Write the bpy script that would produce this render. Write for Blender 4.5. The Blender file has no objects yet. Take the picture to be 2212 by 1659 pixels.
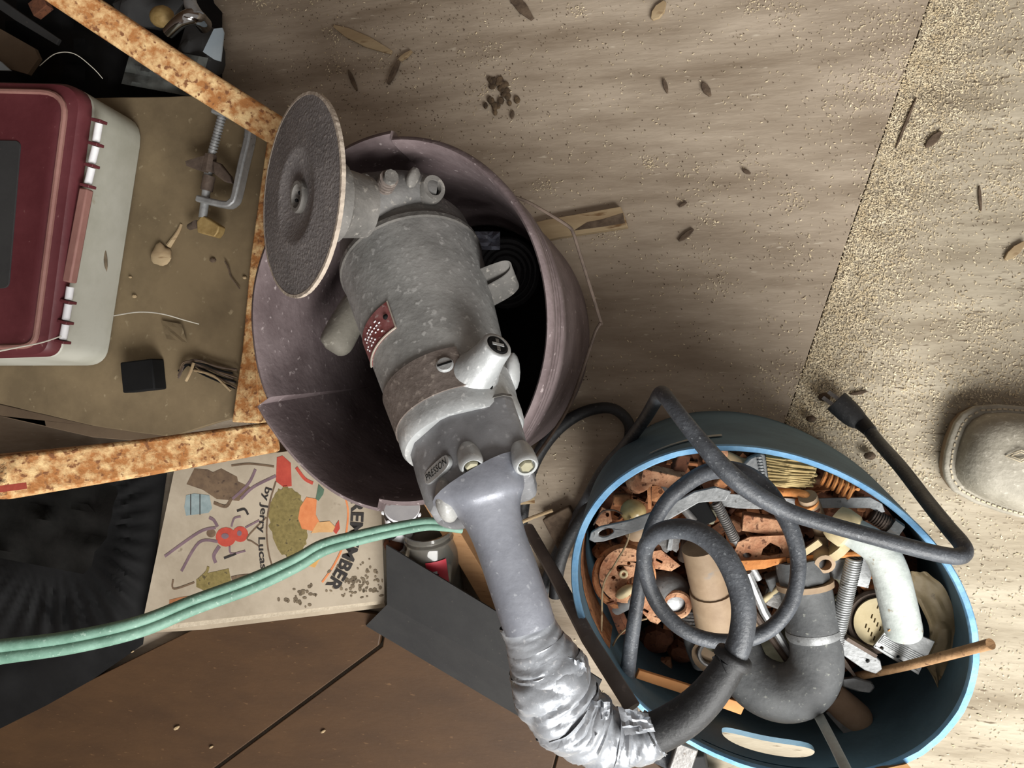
import bpy, bmesh, math, random
from mathutils import Vector as V, Matrix, noise
from mathutils.geometry import tessellate_polygon
random.seed(7)
PI = math.pi
S = 0.87                                   # working units -> metres
sc = bpy.context.scene
col = sc.collection

# ---------------------------------------------------------------- camera, light, exposure
F, CX, CY = 1660.0, 1106.0, 829.5          # focal length in pixels of the 2212 x 1659 frame
NAD = (1500.0, 800.0)                      # pixel straight below the lens
C0 = V((0, 0, 1.0))
ncam = V(((NAD[0] - CX) / F, -(NAD[1] - CY) / F, -1)).normalized()
ROT = ncam.rotation_difference(V((0, 0, -1)))
cam_d = bpy.data.cameras.new('camera')
cam_d.sensor_width = 36
cam_d.lens = F / 2212 * 36
cam_d.clip_start = 0.02
cam = bpy.data.objects.new('camera', cam_d)
col.objects.link(cam)
cam.location = C0 * S
cam.rotation_mode = 'QUATERNION'
cam.rotation_quaternion = ROT
sc.camera = cam

w = bpy.data.worlds.new('world')
sc.world = w
w.use_nodes = True
wb = w.node_tree.nodes['Background']
wb.inputs[0].default_value = (1.0, 0.92, 0.86, 1)
wb.inputs[1].default_value = 0.32

def area(name, loc, aim, size, energy, color):
    d = bpy.data.lights.new(name, 'AREA')
    d.shape = 'RECTANGLE'
    d.size, d.size_y = size
    d.energy = energy
    d.color = color
    o = bpy.data.objects.new(name, d)
    col.objects.link(o)
    o.location = V(loc) * S
    o.rotation_euler = (V(aim) - V(loc)).to_track_quat('-Z', 'Y').to_euler()
    return o
area('daylight_doorway', (0.74, -1.42, 1.5), (0.14, -0.06, 0.1), (1.3, 1.0), 62, (1.0, 0.985, 0.95))
sc.view_settings.view_transform = 'Standard'
sc.view_settings.look = 'None'
sc.view_settings.gamma = 1
sc.view_settings.use_curve_mapping = False
sc.view_settings.exposure = 0.30

# ---------------------------------------------------------------- placing helpers
def ray(u, v):
    return ROT @ V(((u - CX) / F, -(v - CY) / F, -1))
def P(u, v, z):
    """point at height z seen at picture position (u, v)"""
    d = ray(u, v)
    return C0 + d * ((1 - z) / -d.z)
def dep(u, v, z):
    return (1 - z) / -ray(u, v).z
def px(u, v, z, n):
    return n * dep(u, v, z) / F
IROT = ROT.inverted()
def proj(p):
    q = IROT @ (p - C0)
    return (CX + F * q.x / -q.z, CY - F * q.y / -q.z)
def lerp(a, b, t):
    return a + (b - a) * t
def cr(pts, k=6):
    """Catmull-Rom through a list of equal-length tuples"""
    out = []
    n = len(pts)
    for i in range(n - 1):
        p0, p1, p2, p3 = pts[max(i - 1, 0)], pts[i], pts[i + 1], pts[min(i + 2, n - 1)]
        for j in range(k):
            t = j / k
            out.append(tuple(0.5 * (2 * b + (c - a) * t + (2 * a - 5 * b + 4 * c - d) * t * t + (3 * b - a - 3 * c + d) * t ** 3)
                             for a, b, c, d in zip(p0, p1, p2, p3)))
    out.append(tuple(pts[-1]))
    return out
def inv(surf, u, v, r0, r1, n=24, it=5):
    """parameters of the surface point seen at (u, v)"""
    a0, a1 = r0
    b0, b1 = r1
    for _ in range(it):
        best = None
        for i in range(n + 1):
            for j in range(n + 1):
                a, b = lerp(a0, a1, i / n), lerp(b0, b1, j / n)
                q = proj(surf(a, b))
                e = (q[0] - u) ** 2 + (q[1] - v) ** 2
                if best is None or e < best[0]:
                    best = (e, a, b)
        da, db = (a1 - a0) / n * 1.5, (b1 - b0) / n * 1.5
        a0, a1, b0, b1 = best[1] - da, best[1] + da, best[2] - db, best[2] + db
    return best[1], best[2]

# ---------------------------------------------------------------- mesh helpers
class MB:
    def __init__(self):
        self.v = []
        self.f = []
    def add(self, vs, fs):
        o = len(self.v)
        self.v += [V(p) for p in vs]
        self.f += [tuple(i + o for i in q) for q in fs]
        return self
    def loft(self, rings, caps=True, closed=False):
        o = len(self.v)
        n = len(rings[0])
        for r in rings:
            self.v += [V(p) for p in r]
        m = len(rings)
        for i in range(m if closed else m - 1):
            a, b = o + i * n, o + ((i + 1) % m) * n
            for j in range(n):
                k = (j + 1) % n
                self.f.append((a + j, a + k, b + k, b + j))
        if caps and not closed:
            self.f.append(tuple(o + j for j in range(n))[::-1])
            self.f.append(tuple(o + (m - 1) * n + j for j in range(n)))
        return self
    def grid(self, rows):
        o = len(self.v)
        n = len(rows[0])
        for r in rows:
            self.v += [V(p) for p in r]
        for i in range(len(rows) - 1):
            for j in range(n - 1):
                a = o + i * n + j
                self.f.append((a, a + 1, a + n + 1, a + n))
        return self
    def tube(self, pts, r, n=12, caps=True, closed=False, disp=None, sq=None):
        pts = [V(p) for p in pts]
        m = len(pts)
        rr = r if isinstance(r, (list, tuple)) else [r] * m
        nrm = None
        rings = []
        for i, p in enumerate(pts):
            if closed:
                t = pts[(i + 1) % m] - pts[i - 1]
            else:
                t = pts[min(i + 1, m - 1)] - pts[max(i - 1, 0)]
            t.normalize()
            if nrm is None:
                nrm = t.cross(V((0.3, 0.2, 1))).normalized()
            nrm = (nrm - t * nrm.dot(t)).normalized()
            b = t.cross(nrm)
            ring = []
            for j in range(n):
                a = 2 * PI * j / n
                q = rr[i]
                if disp:
                    q += disp(i / max(m - 1, 1), a, p)
                sx, sy = sq or (1, 1)
                ring.append(p + nrm * (q * sx * math.cos(a)) + b * (q * sy * math.sin(a)))
            rings.append(ring)
        return self.loft(rings, caps, closed)
    def lathe(self, prof, org, ax, n=32, caps=True):
        ax = V(ax).normalized()
        x = ax.orthogonal().normalized()
        y = ax.cross(x)
        rings = [[V(org) + ax * h + x * (r * math.cos(2 * PI * j / n)) + y * (r * math.sin(2 * PI * j / n)) for j in range(n)]
                 for r, h in prof]
        return self.loft(rings, caps)
    def bar(self, pts, wd, th, up=None):
        """flat bar swept along pts; wd/th scalars or lists"""
        pts = [V(p) for p in pts]
        m = len(pts)
        rings = []
        for i, p in enumerate(pts):
            t = (pts[min(i + 1, m - 1)] - pts[max(i - 1, 0)]).normalized()
            uu = V(up) if up is not None else V((0, 0, 1))
            s = t.cross(uu).normalized()
            uu = s.cross(t)
            a = (wd[i] if isinstance(wd, (list, tuple)) else wd) / 2
            b = (th[i] if isinstance(th, (list, tuple)) else th) / 2
            rings.append([p + s * x + uu * y for x, y in ((-a, -b), (a, -b), (a, b), (-a, b))])
        return self.loft(rings)
    def slab(self, outer, th, holes=(), dirn=None):
        """plate: top outline (3-D points), thickness downward, with holes"""
        loops = [[V(p) for p in outer]] + [[V(p) for p in h] for h in holes]
        d = (V(dirn) if dirn is not None else V((0, 0, -1))) * th
        flat = [p for lp in loops for p in lp]
        o = len(self.v)
        N = len(flat)
        self.v += flat + [p + d for p in flat]
        for t in tessellate_polygon(loops):
            self.f.append(tuple(o + i for i in t))
            self.f.append(tuple(o + N + i for i in reversed(t)))
        k = 0
        for lp in loops:
            m = len(lp)
            for i in range(m):
                a, b = o + k + i, o + k + (i + 1) % m
                self.f.append((a, b, b + N, a + N))
            k += m
        return self
    def ball(self, c, r, n=12, rot=None, disp=None):
        c = V(c)
        rx, ry, rz = r if isinstance(r, (list, tuple)) else (r, r, r)
        m = max(n // 2, 4)
        rings = []
        for i in range(m + 1):
            th = PI * (0.02 + 0.96 * i / m)
            ring = []
            for j in range(n):
                a = 2 * PI * j / n
                q = V((rx * math.sin(th) * math.cos(a), ry * math.sin(th) * math.sin(a), rz * math.cos(th)))
                if disp:
                    q *= disp(q)
                if rot:
                    q = rot @ q
                ring.append(c + q)
            rings.append(ring)
        return self.loft(rings)
    def box(self, c, h, rot=None):
        c = V(c)
        vs = []
        for x in (-1, 1):
            for y in (-1, 1):
                for z in (-1, 1):
                    q = V((h[0] * x, h[1] * y, h[2] * z))
                    vs.append(c + (rot @ q if rot else q))
        return self.add(vs, [(0, 1, 3, 2), (4, 6, 7, 5), (0, 4, 5, 1), (2, 3, 7, 6), (0, 2, 6, 4), (1, 5, 7, 3)])

def thing(name, label, cat, loc, group=None):
    o = bpy.data.objects.new(name, None)
    o.empty_display_size = 0.02
    col.objects.link(o)
    o.location = V(loc) * S
    o['label'] = label
    o['category'] = cat
    if group:
        o['group'] = group
    return o
def ob(name, mb, mat, parent=None, label=None, cat=None, group=None, kind=None, smooth=38, bevel=0, sub=0):
    me = bpy.data.meshes.new(name)
    vs = [p * S for p in mb.v]
    if parent is None:
        lo = V([min(p[i] for p in vs) for i in range(3)])
        hi = V([max(p[i] for p in vs) for i in range(3)])
        base = V(((lo.x + hi.x) / 2, (lo.y + hi.y) / 2, lo.z))
    else:
        q = parent
        base = V((0, 0, 0))
        while q is not None:
            base = base + q.location
            q = q.parent
    me.from_pydata([p - base for p in vs], [], mb.f)
    me.update()
    bm = bmesh.new()
    bm.from_mesh(me)
    bmesh.ops.recalc_face_normals(bm, faces=bm.faces)
    bm.to_mesh(me)
    bm.free()
    if smooth:
        for p in me.polygons:
            p.use_smooth = True
        me.set_sharp_from_angle(angle=math.radians(smooth))
    me.materials.append(mat)
    o = bpy.data.objects.new(name, me)
    col.objects.link(o)
    if parent is None:
        o.location = base
    else:
        o.parent = parent
    if label:
        o['label'] = label
    if cat:
        o['category'] = cat
    if group:
        o['group'] = group
    if kind:
        o['kind'] = kind
    if bevel:
        b = o.modifiers.new('bevel', 'BEVEL')
        b.width = bevel * S
        b.segments = 2
        b.limit_method = 'ANGLE'
        b.angle_limit = math.radians(40)
    if sub:
        s = o.modifiers.new('subdivision', 'SUBSURF')
        s.levels = s.render_levels = sub
    return o
def TP(path, n=12, k=6, mb=None, caps=True, disp=None, sq=None):
    """tube through (u, v, z, radius in pixels)"""
    q = cr(path, k) if k > 1 else path
    return (mb or MB()).tube([P(a, b, c) for a, b, c, r in q], [px(a, b, c, r) for a, b, c, r in q], n, caps, disp=disp, sq=sq)
def BP(path, th, k=1, mb=None, up=None):
    """flat bar through (u, v, z, width in pixels)"""
    q = cr(path, k) if k > 1 else path
    return (mb or MB()).bar([P(a, b, c) for a, b, c, r in q], [px(a, b, c, r) for a, b, c, r in q], th, up)
def SP(outer, z, th, holes=(), mb=None):
    """plate from picture outline at height z (or per-point heights)"""
    g = lambda l: [P(p[0], p[1], p[2] if len(p) > 2 else z) for p in l]
    return (mb or MB()).slab(g(outer), th, [g(h) for h in holes])
def circ(u, v, ru, rv=None, n=16, a0=0.0):
    rv = rv or ru
    return [(u + ru * math.cos(2 * PI * i / n) * math.cos(a0) - rv * math.sin(2 * PI * i / n) * math.sin(a0),
             v + ru * math.cos(2 * PI * i / n) * math.sin(a0) + rv * math.sin(2 * PI * i / n) * math.cos(a0)) for i in range(n)]
def rag(poly, amp, step=8):
    """roughen an outline"""
    out = []
    for i, a in enumerate(poly):
        b = poly[(i + 1) % len(poly)]
        m = max(int(math.dist(a, b) / step), 1)
        for j in range(m):
            t = j / m
            out.append((lerp(a[0], b[0], t) + random.uniform(-amp, amp), lerp(a[1], b[1], t) + random.uniform(-amp, amp)))
    return out
def text2d(body, size=1.0, bold=0.0):
    cu = bpy.data.curves.new('lettering', 'FONT')
    cu.body = body
    cu.size = size
    cu.offset = bold
    cu.align_x = 'CENTER'
    cu.align_y = 'CENTER'
    cu.resolution_u = 3
    to = bpy.data.objects.new('lettering', cu)
    col.objects.link(to)
    bpy.context.view_layer.update()
    me = bpy.data.meshes.new_from_object(to.evaluated_get(bpy.context.evaluated_depsgraph_get()))
    vs = [tuple(v.co[:2]) for v in me.vertices]
    fs = [tuple(p.vertices) for p in me.polygons]
    bpy.data.objects.remove(to)
    bpy.data.curves.remove(cu)
    bpy.data.meshes.remove(me)
    return vs, fs

# ---------------------------------------------------------------- materials
def lin(c):
    r = []
    for x in c[:3]:
        x /= 255.0
        r.append(x / 12.92 if x <= 0.04045 else ((x + 0.055) / 1.055) ** 2.4)
    return (*r, 1)
def M(name, c1, c2=None, c3=None, scale=14, rough=0.7, metal=0.0, bump=0.25, fine=160, spec3=0.62, stretch=None, lo=0.38, hi=0.62, trans=0, alpha=1, island=0):
    m = bpy.data.materials.new(name)
    m.use_nodes = True
    nt = m.node_tree
    N, L = nt.nodes, nt.links
    b = N['Principled BSDF']
    b.inputs['Roughness'].default_value = rough
    b.inputs['Metallic'].default_value = metal
    if trans:
        b.inputs['Transmission Weight'].default_value = trans
    if alpha < 1:
        b.inputs['Alpha'].default_value = alpha
    tc = N.new('ShaderNodeTexCoord')
    mp = N.new('ShaderNodeMapping')
    L.new(tc.outputs['Object'], mp.inputs[0])
    if stretch:
        mp.inputs['Rotation'].default_value = (0, 0, stretch[1])
        mp.inputs['Scale'].default_value = stretch[0]
    n1 = N.new('ShaderNodeTexNoise')
    n1.inputs['Scale'].default_value = scale
    n1.inputs['Detail'].default_value = 6
    n1.inputs['Roughness'].default_value = 0.65
    L.new(mp.outputs[0], n1.inputs['Vector'])
    r1 = N.new('ShaderNodeValToRGB')
    r1.color_ramp.elements[0].position = lo
    r1.color_ramp.elements[1].position = hi
    r1.color_ramp.elements[0].color = lin(c1)
    r1.color_ramp.elements[1].color = lin(c2 or c1)
    L.new(n1.outputs['Fac'], r1.inputs[0])
    out = r1.outputs[0]
    n2 = N.new('ShaderNodeTexNoise')
    n2.inputs['Scale'].default_value = fine
    n2.inputs['Detail'].default_value = 4
    L.new(mp.outputs[0], n2.inputs['Vector'])
    if c3:
        r2 = N.new('ShaderNodeValToRGB')
        r2.color_ramp.elements[0].position = spec3
        r2.color_ramp.elements[1].position = spec3 + 0.08
        L.new(n2.outputs['Fac'], r2.inputs[0])
        mx = N.new('ShaderNodeMix')
        mx.data_type = 'RGBA'
        L.new(r2.outputs[0], mx.inputs[0])
        L.new(out, mx.inputs[6])
        mx.inputs[7].default_value = lin(c3)
        out = mx.outputs[2]
    if island:
        g = N.new('ShaderNodeNewGeometry')
        hs = N.new('ShaderNodeHueSaturation')
        mr = N.new('ShaderNodeMapRange')
        mr.inputs[3].default_value = 1 - island
        mr.inputs[4].default_value = 1 + island * 0.6
        L.new(g.outputs['Random Per Island'], mr.inputs[0])
        L.new(mr.outputs[0], hs.inputs['Value'])
        L.new(out, hs.inputs['Color'])
        out = hs.outputs[0]
    L.new(out, b.inputs['Base Color'])
    if bump:
        bp = N.new('ShaderNodeBump')
        bp.inputs['Strength'].default_value = bump
        bp.inputs['Distance'].default_value = 0.002
        ad = N.new('ShaderNodeMath')
        ad.operation = 'ADD'
        L.new(n1.outputs['Fac'], ad.inputs[0])
        L.new(n2.outputs['Fac'], ad.inputs[1])
        L.new(ad.outputs[0], bp.inputs['Height'])
        L.new(bp.outputs[0], b.inputs['Normal'])
    return m

GR = math.radians(12)
floor_m = M('floor_plywood', (128, 113, 95), (182, 168, 150), (188, 176, 158), 4.5, 0.9, 0, 0.3, 46, 0.66, ((1, 5, 1), GR), 0.3, 0.7)
floor2_m = M('floor_plywood_worn', (132, 120, 101), (188, 178, 158), (106, 93, 76), 6, 0.9, 0, 0.3, 50, 0.62, ((1, 5, 1), GR), 0.3, 0.7)
brown_m = M('brown_plywood', (58, 38, 19), (76, 52, 28), (94, 68, 42), 6, 0.65, 0, 0.12, 90, 0.66, ((1, 3, 1), 0.7), 0.3, 0.7)
dust_m = M('sawdust_flakes', (206, 188, 154), (232, 218, 188), None, 60, 0.95, 0, 0, island=0.35)
crumb_m = M('dirt_crumbs', (70, 56, 42), (104, 86, 64), None, 60, 0.95, 0, 0, island=0.4)
bark_m = M('bark', (72, 58, 46), (104, 88, 72), None, 60, 0.95, 0, 0.5)
tan_m = M('dusty_board', (98, 84, 62), (122, 106, 80), (140, 126, 100), 8, 0.9, 0, 0.15, 120, 0.66)
rustpaint_m = M('flaking_paint_and_rust', (150, 98, 50), (204, 174, 126), (112, 70, 38), 85, 0.85, 0.0, 0.6, 190, 0.58, None, 0.42, 0.64)
rust_m = M('rust', (152, 98, 62), (198, 142, 98), (98, 60, 42), 60, 0.9, 0.1, 0.5, 220, 0.6)
rustpink_m = M('pinkish_rust', (160, 108, 78), (208, 162, 126), (108, 70, 50), 60, 0.9, 0.1, 0.5, 240, 0.58)
rustor_m = M('orange_rust', (190, 122, 66), (216, 152, 92), (150, 88, 50), 40, 0.9, 0.1, 0.4, 220, 0.62)
rustdk_m = M('dark_rust', (84, 52, 38), (122, 76, 52), (52, 34, 28), 40, 0.9, 0.2, 0.5, 220, 0.6)
red_m = M('red_plastic', (78, 30, 36), (92, 42, 47), (118, 82, 80), 10, 0.5, 0, 0.08, 160, 0.7)
redpale_m = M('dusty_red_plastic', (124, 84, 78), (138, 100, 92), None, 20, 0.7, 0, 0.08)
white_m = M('white_plastic', (164, 164, 152), (184, 184, 174), (140, 128, 100), 9, 0.55, 0, 0.05, 30, 0.7)
black_m = M('black_rubber', (28, 29, 31), (42, 43, 45), (64, 64, 64), 30, 0.6, 0, 0.25, 300, 0.64)
cord_m = M('cord_rubber', (56, 59, 64), (80, 84, 90), (108, 112, 116), 40, 0.5, 0, 0.25, 420, 0.62)
dark_m = M('black_plastic', (11, 11, 12), (19, 19, 20), None, 12, 0.8, 0, 0.1)
dark_m.node_tree.nodes['Principled BSDF'].inputs['Specular IOR Level'].default_value = .2
slate_m = M('dark_grey_sheet', (38, 38, 39), (47, 47, 47), (62, 60, 57), 10, 0.85, 0, 0.06, 240, 0.68)
cast_m = M('dusty_cast_metal', (130, 130, 128), (158, 158, 156), (176, 176, 174), 26, 0.55, 0.1, 0.25, 190, 0.6)
castdk_m = M('dark_dusty_casting', (88, 86, 83), (114, 111, 107), (138, 134, 128), 26, 0.7, 0.08, 0.3, 190, 0.6)
band_m = M('brown_dusty_band', (94, 84, 78), (116, 106, 100), (140, 130, 122), 30, 0.8, 0.05, 0.3, 190, 0.6)
house_m = M('grey_housing', (112, 113, 116), (134, 135, 138), (156, 157, 160), 24, 0.5, 0.12, 0.2, 190, 0.63)
alu_m = M('worn_aluminium', (166, 169, 170), (190, 193, 194), (208, 210, 210), 22, 0.45, 0.25, 0.2, 190, 0.6)
grip_m = M('grip_metal', (118, 121, 130), (136, 139, 148), (158, 161, 168), 26, 0.42, 0.2, 0.12, 190, 0.64)
tape_m = M('silver_duct_tape', (138, 142, 148), (164, 168, 174), (184, 186, 190), 20, 0.36, 0.35, 0.12, 260, 0.62)
disc_m = M('abrasive_disc', (98, 94, 94), (122, 117, 116), (142, 136, 132), 14, 0.85, 0.05, 0.5, 380, 0.6)
edge_m = M('frayed_disc_edge', (150, 138, 126), (176, 164, 150), None, 60, 0.9, 0, 0.5)
purple_m = M('mauve_plastic', (94, 81, 82), (120, 107, 108), (160, 148, 148), 18, 0.75, 0, 0.3, 170, 0.64)
blue_m = M('blue_plastic', (80, 108, 124), (96, 128, 146), (110, 122, 126), 12, 0.7, 0, 0.12, 220, 0.7)
bluerim_m = M('blue_cut_edge', (112, 168, 214), (140, 190, 228), None, 60, 0.7, 0, 0.3)
scuff_m = M('pale_scuff', (166, 176, 176), (190, 190, 180), None, 60, 0.9, 0, 0.3)
galv_m = M('galvanised_steel', (136, 138, 139), (166, 168, 169), (100, 100, 98), 40, 0.5, 0.5, 0.2, 220, 0.64)
steel_m = M('worn_steel', (116, 114, 112), (150, 148, 146), (90, 80, 72), 40, 0.45, 0.6, 0.2, 220, 0.64)
chrome_m = M('chrome', (190, 190, 190), (150, 150, 150), None, 20, 0.12, 1.0, 0.02)
brass_m = M('dull_brass', (140, 116, 70), (164, 140, 92), None, 60, 0.6, 0.3, 0.3)
brown2_m = M('brown_patina_steel', (76, 64, 56), (98, 84, 74), None, 60, 0.7, 0.3, 0.3)
abs_m = M('charcoal_pipe', (74, 76, 78), (98, 100, 101), (132, 134, 128), 24, 0.7, 0, 0.2, 260, 0.64)
dustpipe_m = M('dusty_olive_pipe', (128, 124, 102), (146, 142, 120), (110, 104, 84), 24, 0.8, 0, 0.2, 260, 0.66)
tanpipe_m = M('tan_grey_pipe', (138, 116, 92), (164, 142, 116), (122, 122, 122), 20, 0.7, 0, 0.15, 40, 0.64)
whitepipe_m = M('chalky_white_pipe', (170, 178, 174), (204, 210, 206), (150, 140, 120), 16, 0.7, 0.05, 0.3, 160, 0.66)
cream_m = M('cream_plastic', (176, 160, 122), (196, 182, 146), None, 30, 0.7, 0, 0.1)
wood_m = M('bare_wood', (176, 132, 90), (196, 152, 108), (146, 104, 68), 14, 0.8, 0, 0.15, 60, 0.64, ((1, 6, 1), 0.9))
lath_m = M('weathered_lath', (146, 124, 94), (170, 150, 118), (112, 84, 54), 7, 0.9, 0, 0.15, 30, 0.62, ((1, 5, 1), GR))
orwood_m = M('orange_wood', (196, 134, 80), (216, 156, 100), None, 14, 0.8, 0, 0.15)
bristle_m = M('brush_bristles', (150, 128, 84), (184, 164, 116), (96, 78, 50), 40, 0.9, 0, 0.5, 120, 0.6)
leaf_m = M('dry_film', (124, 108, 80), (150, 134, 104), (96, 82, 62), 24, 0.6, 0, 0.3, 120, 0.64, alpha=0.93)
web_m = M('webbing', (128, 92, 54), (150, 112, 68), None, 60, 0.9, 0, 0.6, 400)
leather_m = M('worn_leather', (138, 132, 118), (166, 160, 146), (184, 178, 164), 30, 0.65, 0, 0.3, 240, 0.62)
welt_m = M('boot_sole', (116, 98, 78), (140, 120, 98), None, 40, 0.85, 0, 0.3)
stitch_m = M('stitching', (190, 176, 150), (204, 190, 164), None, 60, 0.9, 0, 0.2)
green_m = M('green_cord', (92, 128, 112), (116, 152, 136), (140, 168, 154), 40, 0.6, 0, 0.15, 300, 0.62)
paper_m = M('yellowed_cover', (152, 140, 122), (172, 160, 142), (120, 108, 90), 14, 0.7, 0, 0.03, 60, 0.7)
soil_m = M('dirt_stain', (92, 80, 64), (120, 106, 86), None, 60, 0.9, 0, 0.3)
page_m = M('page_edges', (176, 164, 144), (190, 178, 158), None, 200, 0.9, 0, 0.3, 300, 0.62, ((1, 1, 40), 0))
ink_m = M('black_ink', (34, 30, 30), (46, 42, 40), None, 60, 0.7, 0, 0)
inkbr_m = M('brown_ink', (92, 74, 58), (110, 90, 70), (70, 54, 44), 90, 0.7, 0, 0)
inkrd_m = M('red_ink', (160, 58, 46), (178, 72, 56), None, 60, 0.7, 0, 0)
inkor_m = M('orange_ink', (192, 112, 66), (206, 130, 82), None, 60, 0.7, 0, 0)
inkol_m = M('olive_ink', (104, 92, 52), (128, 114, 68), (74, 64, 40), 160, 0.7, 0, 0)
inkgr_m = M('green_ink', (70, 94, 76), (84, 108, 90), None, 60, 0.7, 0, 0)
inkgy_m = M('grey_blue_ink', (118, 134, 136), (138, 152, 154), None, 60, 0.7, 0, 0)
inkmv_m = M('mauve_ink', (104, 84, 92), (120, 98, 106), None, 60, 0.7, 0, 0)
wht_m = M('white_paint', (206, 206, 210), (222, 222, 224), None, 30, 0.6, 0, 0.05)
label_m = M('red_label', (196, 44, 62), (210, 60, 76), None, 30, 0.5, 0, 0)
plate_m = M('red_name_plate', (132, 66, 64), (156, 104, 104), (176, 150, 148), 70, 0.5, 0.2, 0.1, 260, 0.6)
plateedge_m = M('plate_edge', (176, 168, 156), (190, 182, 170), None, 60, 0.5, 0.4, 0.1)
thread_m = M('cobweb_thread', (190, 186, 174), None, None, 30, 0.9, 0, 0)
cloth_m = M('grey_cloth', (62, 64, 62), (86, 88, 84), None, 14, 0.9, 0, 0.3)
card_m = M('pale_blue_card', (150, 164, 174), (164, 176, 184), None, 14, 0.7, 0, 0.03)
cardbr_m = M('brown_card', (84, 68, 52), (96, 80, 62), None, 14, 0.9, 0, 0.1)
glass_m = M('jar_glass', (176, 172, 162), None, None, 14, 0.12, 0, 0, trans=0.82)
film_m = M('clear_film', (200, 205, 225), None, None, 30, 0.15, 0, 0.4, trans=0.75)

# ================================================================ floor
floor = thing('floor', 'x', 'x', (0, 0, 0))
for k in ('label', 'category'):
    del floor[k]
floor['kind'] = 'structure'
fs = MB().box((-0.1, 0, -0.03), (2.4, 2.2, 0.012))
ob('subfloor', fs, floor2_m, floor)
s0, s1 = P(2000, 20, 0), P(1718, 845, 0)
sd = (s0 - s1).normalized()
nr = V((sd.y, -sd.x, 0))
A_, B_ = s1 + sd * 2.0, s1 - sd * 2.0
ob('plywood_sheet', MB().slab([A_, B_, B_ - nr * 2.2, A_ - nr * 2.2], 0.008), floor_m, floor, bevel=0.001)
lowz = V((0, 0, -0.005))
ob('plywood_sheet', MB().slab([A_ + nr * 0.002 + lowz, A_ + nr * 2.2 + lowz, B_ + nr * 2.2 + lowz, B_ + nr * 0.002 + lowz], 0.008), floor2_m, floor, bevel=0.001)
def ground(x, y):
    return -0.0045 if (V((x, y, 0)) - s1).dot(nr) > 0 else 0.0005

# loose sawdust: thousands of tiny slivers, denser along the joint
def flakes(name, mat, n, pick, smin, smax, label, cat, asp=(0.2, 0.5)):
    mb = MB()
    c = 0
    while c < n:
        u, v = pick()
        if not (-60 < u < 2500 and -250 < v < 1900):
            continue
        p = P(u, v, 0)
        p.z = ground(p.x, p.y) + random.uniform(0.0002, 0.0012)
        a = random.uniform(0, PI)
        l = random.uniform(smin, smax)
        b = l * random.uniform(*asp)
        d = V((math.cos(a), math.sin(a), random.uniform(-0.25, 0.25))) * l
        e = V((-math.sin(a), math.cos(a), random.uniform(-0.3, 0.3))) * b
        h = V((0, 0, b * 0.5))
        o = len(mb.v)
        mb.v += [p - d, p + e * 1.0, p + d, p - e, p + h]
        mb.f += [(o, o + 3, o + 4), (o + 3, o + 2, o + 4), (o + 2, o + 1, o + 4), (o + 1, o, o + 4)]
        c += 1
    return ob(name, mb, mat, None, label, cat, kind='stuff', smooth=0)
CL = [(random.uniform(450, 2300), random.uniform(-60, 1100), random.uniform(18, 70)) for _ in range(60)]
CR_ = [(random.uniform(1850, 2300), random.uniform(-60, 900), random.uniform(25, 90)) for _ in range(46)]
def pick_pale():
    r = random.random()
    if r < 0.44:
        t = random.uniform(-0.08, 1.12)
        return (lerp(2000, 1718, t) + 4 + abs(random.gauss(0, 1)) * lerp(95, 75, t), lerp(20, 845, t) + random.gauss(0, 8))
    if r < 0.58:
        c = random.choice(CR_)
        return (random.gauss(c[0], c[2]), random.gauss(c[1], c[2] * 0.5))
    if r < 0.67:
        c = random.choice(CL)
        return (random.gauss(c[0], c[2] * 0.6), random.gauss(c[1], c[2] * 0.5))
    if r < 0.74:
        return (random.gauss(1830, 120), random.gauss(930, 110))
    if r < 0.84:
        return (random.uniform(1900, 2400), random.uniform(-100, 1800))
    return (random.uniform(480, 2400), random.uniform(-200, 1500))
flakes('sawdust', dust_m, 36000, pick_pale, 0.0006, 0.0022, 'pale loose sawdust strewn over the plywood floor, thickest along the joint', 'sawdust')
def pick_dark():
    r = random.random()
    if r < 0.3:
        t = random.uniform(-0.08, 1.1)
        return (lerp(2000, 1718, t) + abs(random.gauss(0, 70)), lerp(20, 845, t))
    if r < 0.5:
        return (random.gauss(860, 230), random.gauss(140, 130))
    return (random.uniform(480, 2400), random.uniform(-200, 1300))
flakes('floor_grit', crumb_m, 8000, pick_dark, 0.0004, 0.0013, 'dark grit and crumbs of dirt lying over the plywood floor', 'dirt', (0.3, 0.7))

for nm, c, h in (('unseen_wall_left', (-1.32, -.1, 1.0), (.02, 2.0, 1.05)), ('unseen_wall_back', (-.1, 1.25, 1.0), (2.4, .02, 1.05))):  # unseen walls, added to cut ambient light from left and back
    ob(nm, MB().box(c, h), brown_m, None, kind='structure')

# bigger chips and sticks lying on the floor
def chip(u0, v0, u1, v1, wpx, label, mat=bark_m, th=0.004, cat='wood chip', name='bark_chip'):
    a, b = P(u0, v0, 0), P(u1, v1, 0)
    z = ground(*(a.lerp(b, 0.5)).xy)
    q = [(u0, v0), (lerp(u0, u1, .25), lerp(v0, v1, .25)), (lerp(u0, u1, .6), lerp(v0, v1, .6)), (u1, v1)]
    dx, dy = u1 - u0, v1 - v0
    l = math.hypot(dx, dy)
    nx, ny = -dy / l, dx / l
    ws = [0.25, 0.9, 1.0, 0.35]
    out = [(p[0] + nx * wpx / 2 * k, p[1] + ny * wpx / 2 * k) for p, k in zip(q, ws)] + \
          [(p[0] - nx * wpx / 2 * k * .8, p[1] - ny * wpx / 2 * k * .8) for p, k in reversed(list(zip(q, ws)))]
    ob(name, SP(out, z + th + 0.0006, th), mat, None, label, cat, 'chips and splinters lying on the floor', bevel=0.0006)
chip(1100, -18, 1150, 40, 26, 'long dark bark chip at the top edge of the floor')
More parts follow.
